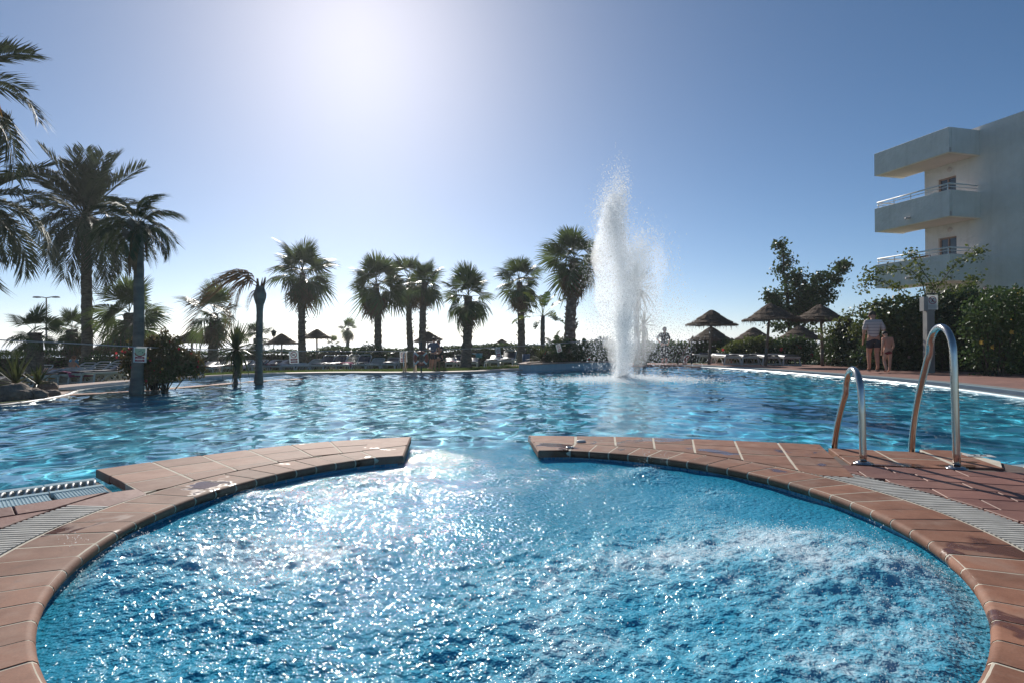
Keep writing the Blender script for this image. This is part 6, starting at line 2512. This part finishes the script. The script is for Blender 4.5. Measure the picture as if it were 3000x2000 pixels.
def person(label, loc, rz, H, J, shirt=None, shorts=None, hair='hair', skin='skin', shoes=None, group=None, cloth_k=1.16, rot=None, hair_long=False):
    """J maps joint names to positions for a figure one metre tall (x right, y forward is -y, z up)"""
    root = thing('person', label, 'person', loc, rz, group)
    if rot is not None:
        root.rotation_euler = rot
    S = lambda n: Vector(J[n]) * H
    V, E, R = [], [], []
    ix = {}

    def add(n, p, r):
        ix[n] = len(V)
        V.append(p)
        R.append(tuple(q * H for q in r) if isinstance(r, tuple) else r * H)
        return ix[n]

    def chain(names):
        for a, b in zip(names[:-1], names[1:]):
            E.append((ix[a], ix[b]))
    pel, che, nek, hed = S('pelvis'), S('chest'), S('neck'), S('head')
    add('pelvis', pel, (.082, .060))
    add('waist', pel.lerp(che, .5), (.074, .056))
    add('chest', che, (.088, .062))
    add('neckb', che.lerp(nek, .72), (.042, .038))
    add('neck', nek, .030)
    add('jaw', nek.lerp(hed, .45), .044)
    add('head', hed, (.050, .056))
    add('crown', hed + (hed - nek).normalized() * .045 * H, .040)
    chain(['pelvis', 'waist', 'chest', 'neckb', 'neck', 'jaw', 'head', 'crown'])
    for s in 'lr':
        add('sh' + s, S('sh' + s), .034)
        add('el' + s, S('el' + s), .024)
        add('wr' + s, S('wr' + s), .017)
        d = (S('wr' + s) - S('el' + s)).normalized()
        add('pa' + s, S('wr' + s) + d * .035 * H, (.021, .013))
        E.append((ix['chest'], ix['sh' + s]))
        chain(['sh' + s, 'el' + s, 'wr' + s, 'pa' + s])
        side = Vector((0, -1, 0)) if abs(d.y) < .8 else Vector((0, 0, 1))
        side = (side - d * side.dot(d)).normalized()
        for k, (off, ln) in enumerate(((-.014, .040), (-.005, .047), (.005, .044), (.013, .034))):
            a = S('wr' + s) + (d * .045 + side * off) * H
            b = a + (d * ln * .55 + Vector((0, 0, 0))) * H
            cc = b + (d * ln * .45 + (side.cross(d)) * (.008 if s == 'l' else -.008)) * H
            f0, f1, f2 = 'f%s%d0' % (s, k), 'f%s%d1' % (s, k), 'f%s%d2' % (s, k)
            add(f0, a, .0062), add(f1, b, .0056), add(f2, cc, .0045)
            chain(['pa' + s, f0, f1, f2])
        a = S('wr' + s) + (d * .022 - side * .018) * H
        add('t%s0' % s, a, .0066), add('t%s1' % s, a + (d * .022 - side * .014) * H, .0052)
        chain(['pa' + s, 't%s0' % s, 't%s1' % s])
        add('hip' + s, S('hip' + s), .058)
        add('mid' + s, S('hip' + s).lerp(S('kn' + s), .5), .048)
        add('kn' + s, S('kn' + s), .034)
        add('calf' + s, S('kn' + s).lerp(S('an' + s), .32), .035)
        add('an' + s, S('an' + s), .020)
        add('heel' + s, S('an' + s) + Vector((0, 0, -.022)) * H, .020)
        ft = Vector(J.get('foot' + s, (0, -.075, -.028))) * H
        add('toe' + s, S('an' + s) + ft, (.022, .013))
        E.append((ix['pelvis'], ix['hip' + s]))
        chain(['hip' + s, 'mid' + s, 'kn' + s, 'calf' + s, 'an' + s, 'heel' + s])
        E.append((ix['an' + s], ix['toe' + s]))
    body = skinned('body', V, E, R)
    link('body', body, root, M[skin])
    # face: nose, ears
    fw = Vector(J.get('face', (0, -1, 0))).normalized()
    upv = (hed - nek).normalized()
    rt_ = fw.cross(upv).normalized()
    fm = MB()
    c = hed - upv * .008 * H
    fm.tube([c + fw * .046 * H + upv * .012 * H, c + fw * .064 * H - upv * .012 * H], [.006 * H, .011 * H], 6)
    fm.obj('nose', M[skin], root, True)
    for s in (-1, 1):
        MB().tube([c + rt_ * s * .046 * H + upv * .014 * H, c + rt_ * s * .054 * H - upv * .004 * H, c + rt_ * s * .047 * H - upv * .018 * H], [.006 * H, .010 * H, .006 * H], 6).obj('ear', M[skin], root, True)
        MB().tube([c + fw * .050 * H + rt_ * s * .019 * H + upv * .006 * H, c + fw * .053 * H + rt_ * s * .019 * H + upv * .005 * H], .0055 * H, 6).obj('eye', M['hair'], root, True)
    MB().tube([c + fw * .050 * H - rt_ * .013 * H - upv * .030 * H, c + fw * .053 * H - upv * .031 * H, c + fw * .050 * H + rt_ * .013 * H - upv * .030 * H], .0035 * H, 5).obj('mouth', M['red_cloth'], root, True)
    # hair cap
    bm = bmesh.new()
    bmesh.ops.create_icosphere(bm, subdivisions=3, radius=1)
    rh = random.Random(int(H * 1000))
    for v in list(bm.verts):
        co = v.co
        p = rt_ * co.x * .056 + fw * co.y * .063 + upv * (co.z * .058 + .016)
        v.co = (p * rh.uniform(.97, 1.05)) * H + hed - fw * .008 * H
    dele = [v for v in bm.verts if (v.co - hed).dot(fw) > .018 * H and (v.co - hed).dot(upv) < .040 * H or (v.co - hed).dot(upv) < (-.11 if hair_long else -.030) * H]
    bmesh.ops.delete(bm, geom=dele, context='VERTS')
    hm = bpy.data.meshes.new('hair')
    bm.to_mesh(hm)
    bm.free()
    hm.polygons.foreach_set("use_smooth", np.ones(len(hm.polygons), bool))
    link('hair', hm, root, M[hair])
    if shirt:
        mt, sleeve = shirt
        V2 = [pel + (che - pel) * -.12, pel.lerp(che, .5), che, che.lerp(nek, .55)]
        R2 = [(.090 * H, .070 * H), (.086 * H, .069 * H), (.099 * H, .073 * H), (.050 * H, .046 * H)]
        E2 = [(0, 1), (1, 2), (2, 3)]
        for s in 'lr':
            b = len(V2)
            V2 += [S('sh' + s), S('sh' + s).lerp(S('el' + s), sleeve)]
            R2 += [.045 * H, .040 * H]
            E2 += [(2, b), (b, b + 1)]
        link('shirt', skinned('shirt', V2, E2, R2), root, M[mt])
    if shorts:
        mt, ln = shorts
        V2 = [pel + (che - pel) * .18, pel]
        R2 = [(.087 * H, .066 * H), (.092 * H, .070 * H)]
        E2 = [(0, 1)]
        for s in 'lr':
            b = len(V2)
            V2 += [S('hip' + s), S('hip' + s).lerp(S('kn' + s), ln)]
            R2 += [.068 * H, .060 * H]
            E2 += [(1, b), (b, b + 1)]
        link('shorts', skinned('shorts', V2, E2, R2), root, M[mt])
    if shoes:
        for s in 'lr':
            a = S('an' + s)
            ft = Vector(J.get('foot' + s, (0, -.075, -.028))) * H
            mb = MB().tube([a + Vector((0, .018, -.045)) * H, a + ft * .5 + Vector((0, 0, -.031)) * H, a + ft * 1.25 + Vector((0, 0, -.012)) * H], [.020 * H, .022 * H, .016 * H], 8, True, .35)
            mb.obj('sandal', M[shoes], root, True)
    return root


# seen from behind: facing +Y (away), turned a little; the figure is built facing -Y and turned round
MAN = dict(pelvis=(0, 0, .52), chest=(0, -.015, .735), neck=(-.004, -.045, .845), head=(-.01, -.085, .905), face=(-.1, -.75, -.5),
           shl=(.105, -.01, .795), ell=(.140, .005, .62), wrl=(.135, -.055, .50), shr=(-.105, -.01, .795), elr=(-.155, .02, .62), wrr=(-.185, -.02, .465),
           hipl=(.050, 0, .49), knl=(.055, -.05, .28), anl=(.06, -.01, .048), hipr=(-.050, 0, .49), knr=(-.045, .005, .28), anr=(-.045, .05, .048))
p = G(2560, 1086)
person('man in a cream striped shirt and dark shorts with bowed head, seen from behind', (p.x, p.y, 0.005), math.radians(165), 1.74, MAN, ('striped', .85), ('dark_cloth', .62), 'hair', 'skin', 'dark_cloth')
BOY = dict(pelvis=(0, 0, .50), chest=(.005, -.02, .715), neck=(.01, -.05, .815), head=(.01, -.095, .875), face=(0, -.8, -.45),
           shl=(.098, -.01, .77), ell=(.120, .005, .60), wrl=(.11, -.05, .47), shr=(-.098, -.01, .77), elr=(-.125, .02, .60), wrr=(-.10, -.045, .48),
           hipl=(.048, 0, .47), knl=(.05, -.055, .27), anl=(.055, .035, .048), hipr=(-.048, 0, .47), knr=(-.05, -.01, .27), anr=(-.05, -.02, .048))
p = G(2598, 1090)
person('boy in a peach shirt and red swim shorts walking beside the man', (p.x, p.y - .05, 0.005), math.radians(178), 1.17, BOY, ('peach_cloth', .35), ('red_cloth', .38), 'hair', 'skin_light', None)
STAND = dict(pelvis=(0, 0, .52), chest=(0, -.01, .735), neck=(0, -.02, .85), head=(0, -.03, .92), face=(0, -1, 0),
             shl=(.11, 0, .80), ell=(.20, .03, .66), wrl=(.12, -.03, .56), shr=(-.11, 0, .80), elr=(-.22, .02, .67), wrr=(-.16, -.06, .56),
             hipl=(.05, 0, .49), knl=(.055, -.02, .28), anl=(.06, 0, .048), hipr=(-.05, 0, .49), knr=(-.055, -.02, .28), anr=(-.06, 0, .048))
p = D(1946, 1060, 24.6)
person('person in dark clothes with hands on hips behind the drifting spray', (p.x, p.y, gz(p.x, p.y)), math.radians(20), 1.58, STAND, ('dark_cloth', .98), ('dark_cloth', 1.6), 'hair', 'skin', 'dark_cloth')
p = D(1983, 1060, 25.4)
p2 = D(1270, 1060, 19.2)
person('person in a faded blue shirt standing in the shade right of the life ring', (p2.x, p2.y, gz(p2.x, p2.y)), math.radians(150), 1.12, STAND, ('blue_cloth', .9), ('dark_cloth', .75), 'hair', 'skin', None)
SIT = dict(pelvis=(0, 0, .28), chest=(0, -.03, .49), neck=(0, -.06, .60), head=(0, -.08, .67), face=(0, -1, -.1),
           shl=(.10, -.02, .55), ell=(.14, -.09, .43), wrl=(.07, -.20, .40), shr=(-.10, -.02, .55), elr=(-.14, -.09, .43), wrr=(-.07, -.20, .40),
           hipl=(.06, -.02, .26), knl=(.08, -.25, .27), anl=(.08, -.27, .05), hipr=(-.06, -.02, .26), knr=(-.08, -.25, .27), anr=(-.08, -.27, .05))
p3 = D(1292, 1060, 20.0)
person('person with bare arms sitting in the shade beside the faded blue shirt', (p3.x, p3.y, gz(p3.x, p3.y) + .04), math.radians(-60), 1.35, SIT, ('dark_cloth', .3), ('dark_cloth', .5), 'hair', 'skin', None)
st_ = thing('low_stool', 'low dark stool under the person sitting in the shade', 'stool', (p3.x, p3.y + .03, gz(p3.x, p3.y)))
MB().lathe([(0, .34), (.16, .34), (.17, .31), (0, .31)], 14).obj('seat', M['wood'], st_, True)
for i in range(3):
    a = i * 2.094
    MB().tube([(.11 * math.cos(a), .11 * math.sin(a), .32), (.15 * math.cos(a), .15 * math.sin(a), 0)], .018, 5).obj('leg', M['wood'], st_)
p = gp(228, 20.2)
person('red-haired person sitting among the crowded loungers on the left bank', (p[0], p[1] - .3, p[2] + .02), math.radians(170), 1.30, SIT, None, ('dark_cloth', .4), 'hair_red', 'skin', None)
LIE = dict(pelvis=(0, 0, .50), chest=(0, 0, .72), neck=(0, -.005, .84), head=(0, -.01, .91), face=(0, -1, .1),
           shl=(.10, 0, .79), ell=(.15, -.01, .63), wrl=(.13, -.03, .49), shr=(-.10, 0, .79), elr=(-.15, -.01, .63), wrr=(-.13, -.03, .49),
           hipl=(.05, 0, .49), knl=(.055, -.05, .28), anl=(.06, -.01, .06), hipr=(-.05, 0, .49), knr=(-.055, -.02, .28), anr=(-.06, 0, .06), footl=(0, -.08, -.01), footr=(0, -.08, -.01))
p = gp(163, 21.6)
person('sunbather in dark swimwear lying on a lounger at the back of the left bank', (p[0] + .95, p[1] - .1, p[2] + .52), 0, 1.68, LIE, None, ('dark_cloth', .15), 'hair', 'skin_light', None, None, 1.1, (math.radians(-90), 0, math.radians(86)))


# ------------------------------------------------------------------ added haze veil
hz = MB().box((0, 20990, 0.5), (84100, 42100, 30.0)).obj('haze', None)
m_, nt_, out_ = nodes('sea_haze')
v_ = N(nt_, "VolumePrincipled")
v_.inputs["Color"].default_value = (0.93, 0.96, 1.0, 1)
v_.inputs["Density"].default_value = 0.0006  # haze added to lift the dark far tones like veiling glare
v_.inputs["Anisotropy"].default_value = 0.5
nt_.links.new(v_.outputs[0], out_.inputs["Volume"])
hz.data.materials.append(m_)
hz["kind"] = 'stuff'
hz["label"] = 'thin pale haze added as a veil over the whole view'
hz["category"] = 'haze'
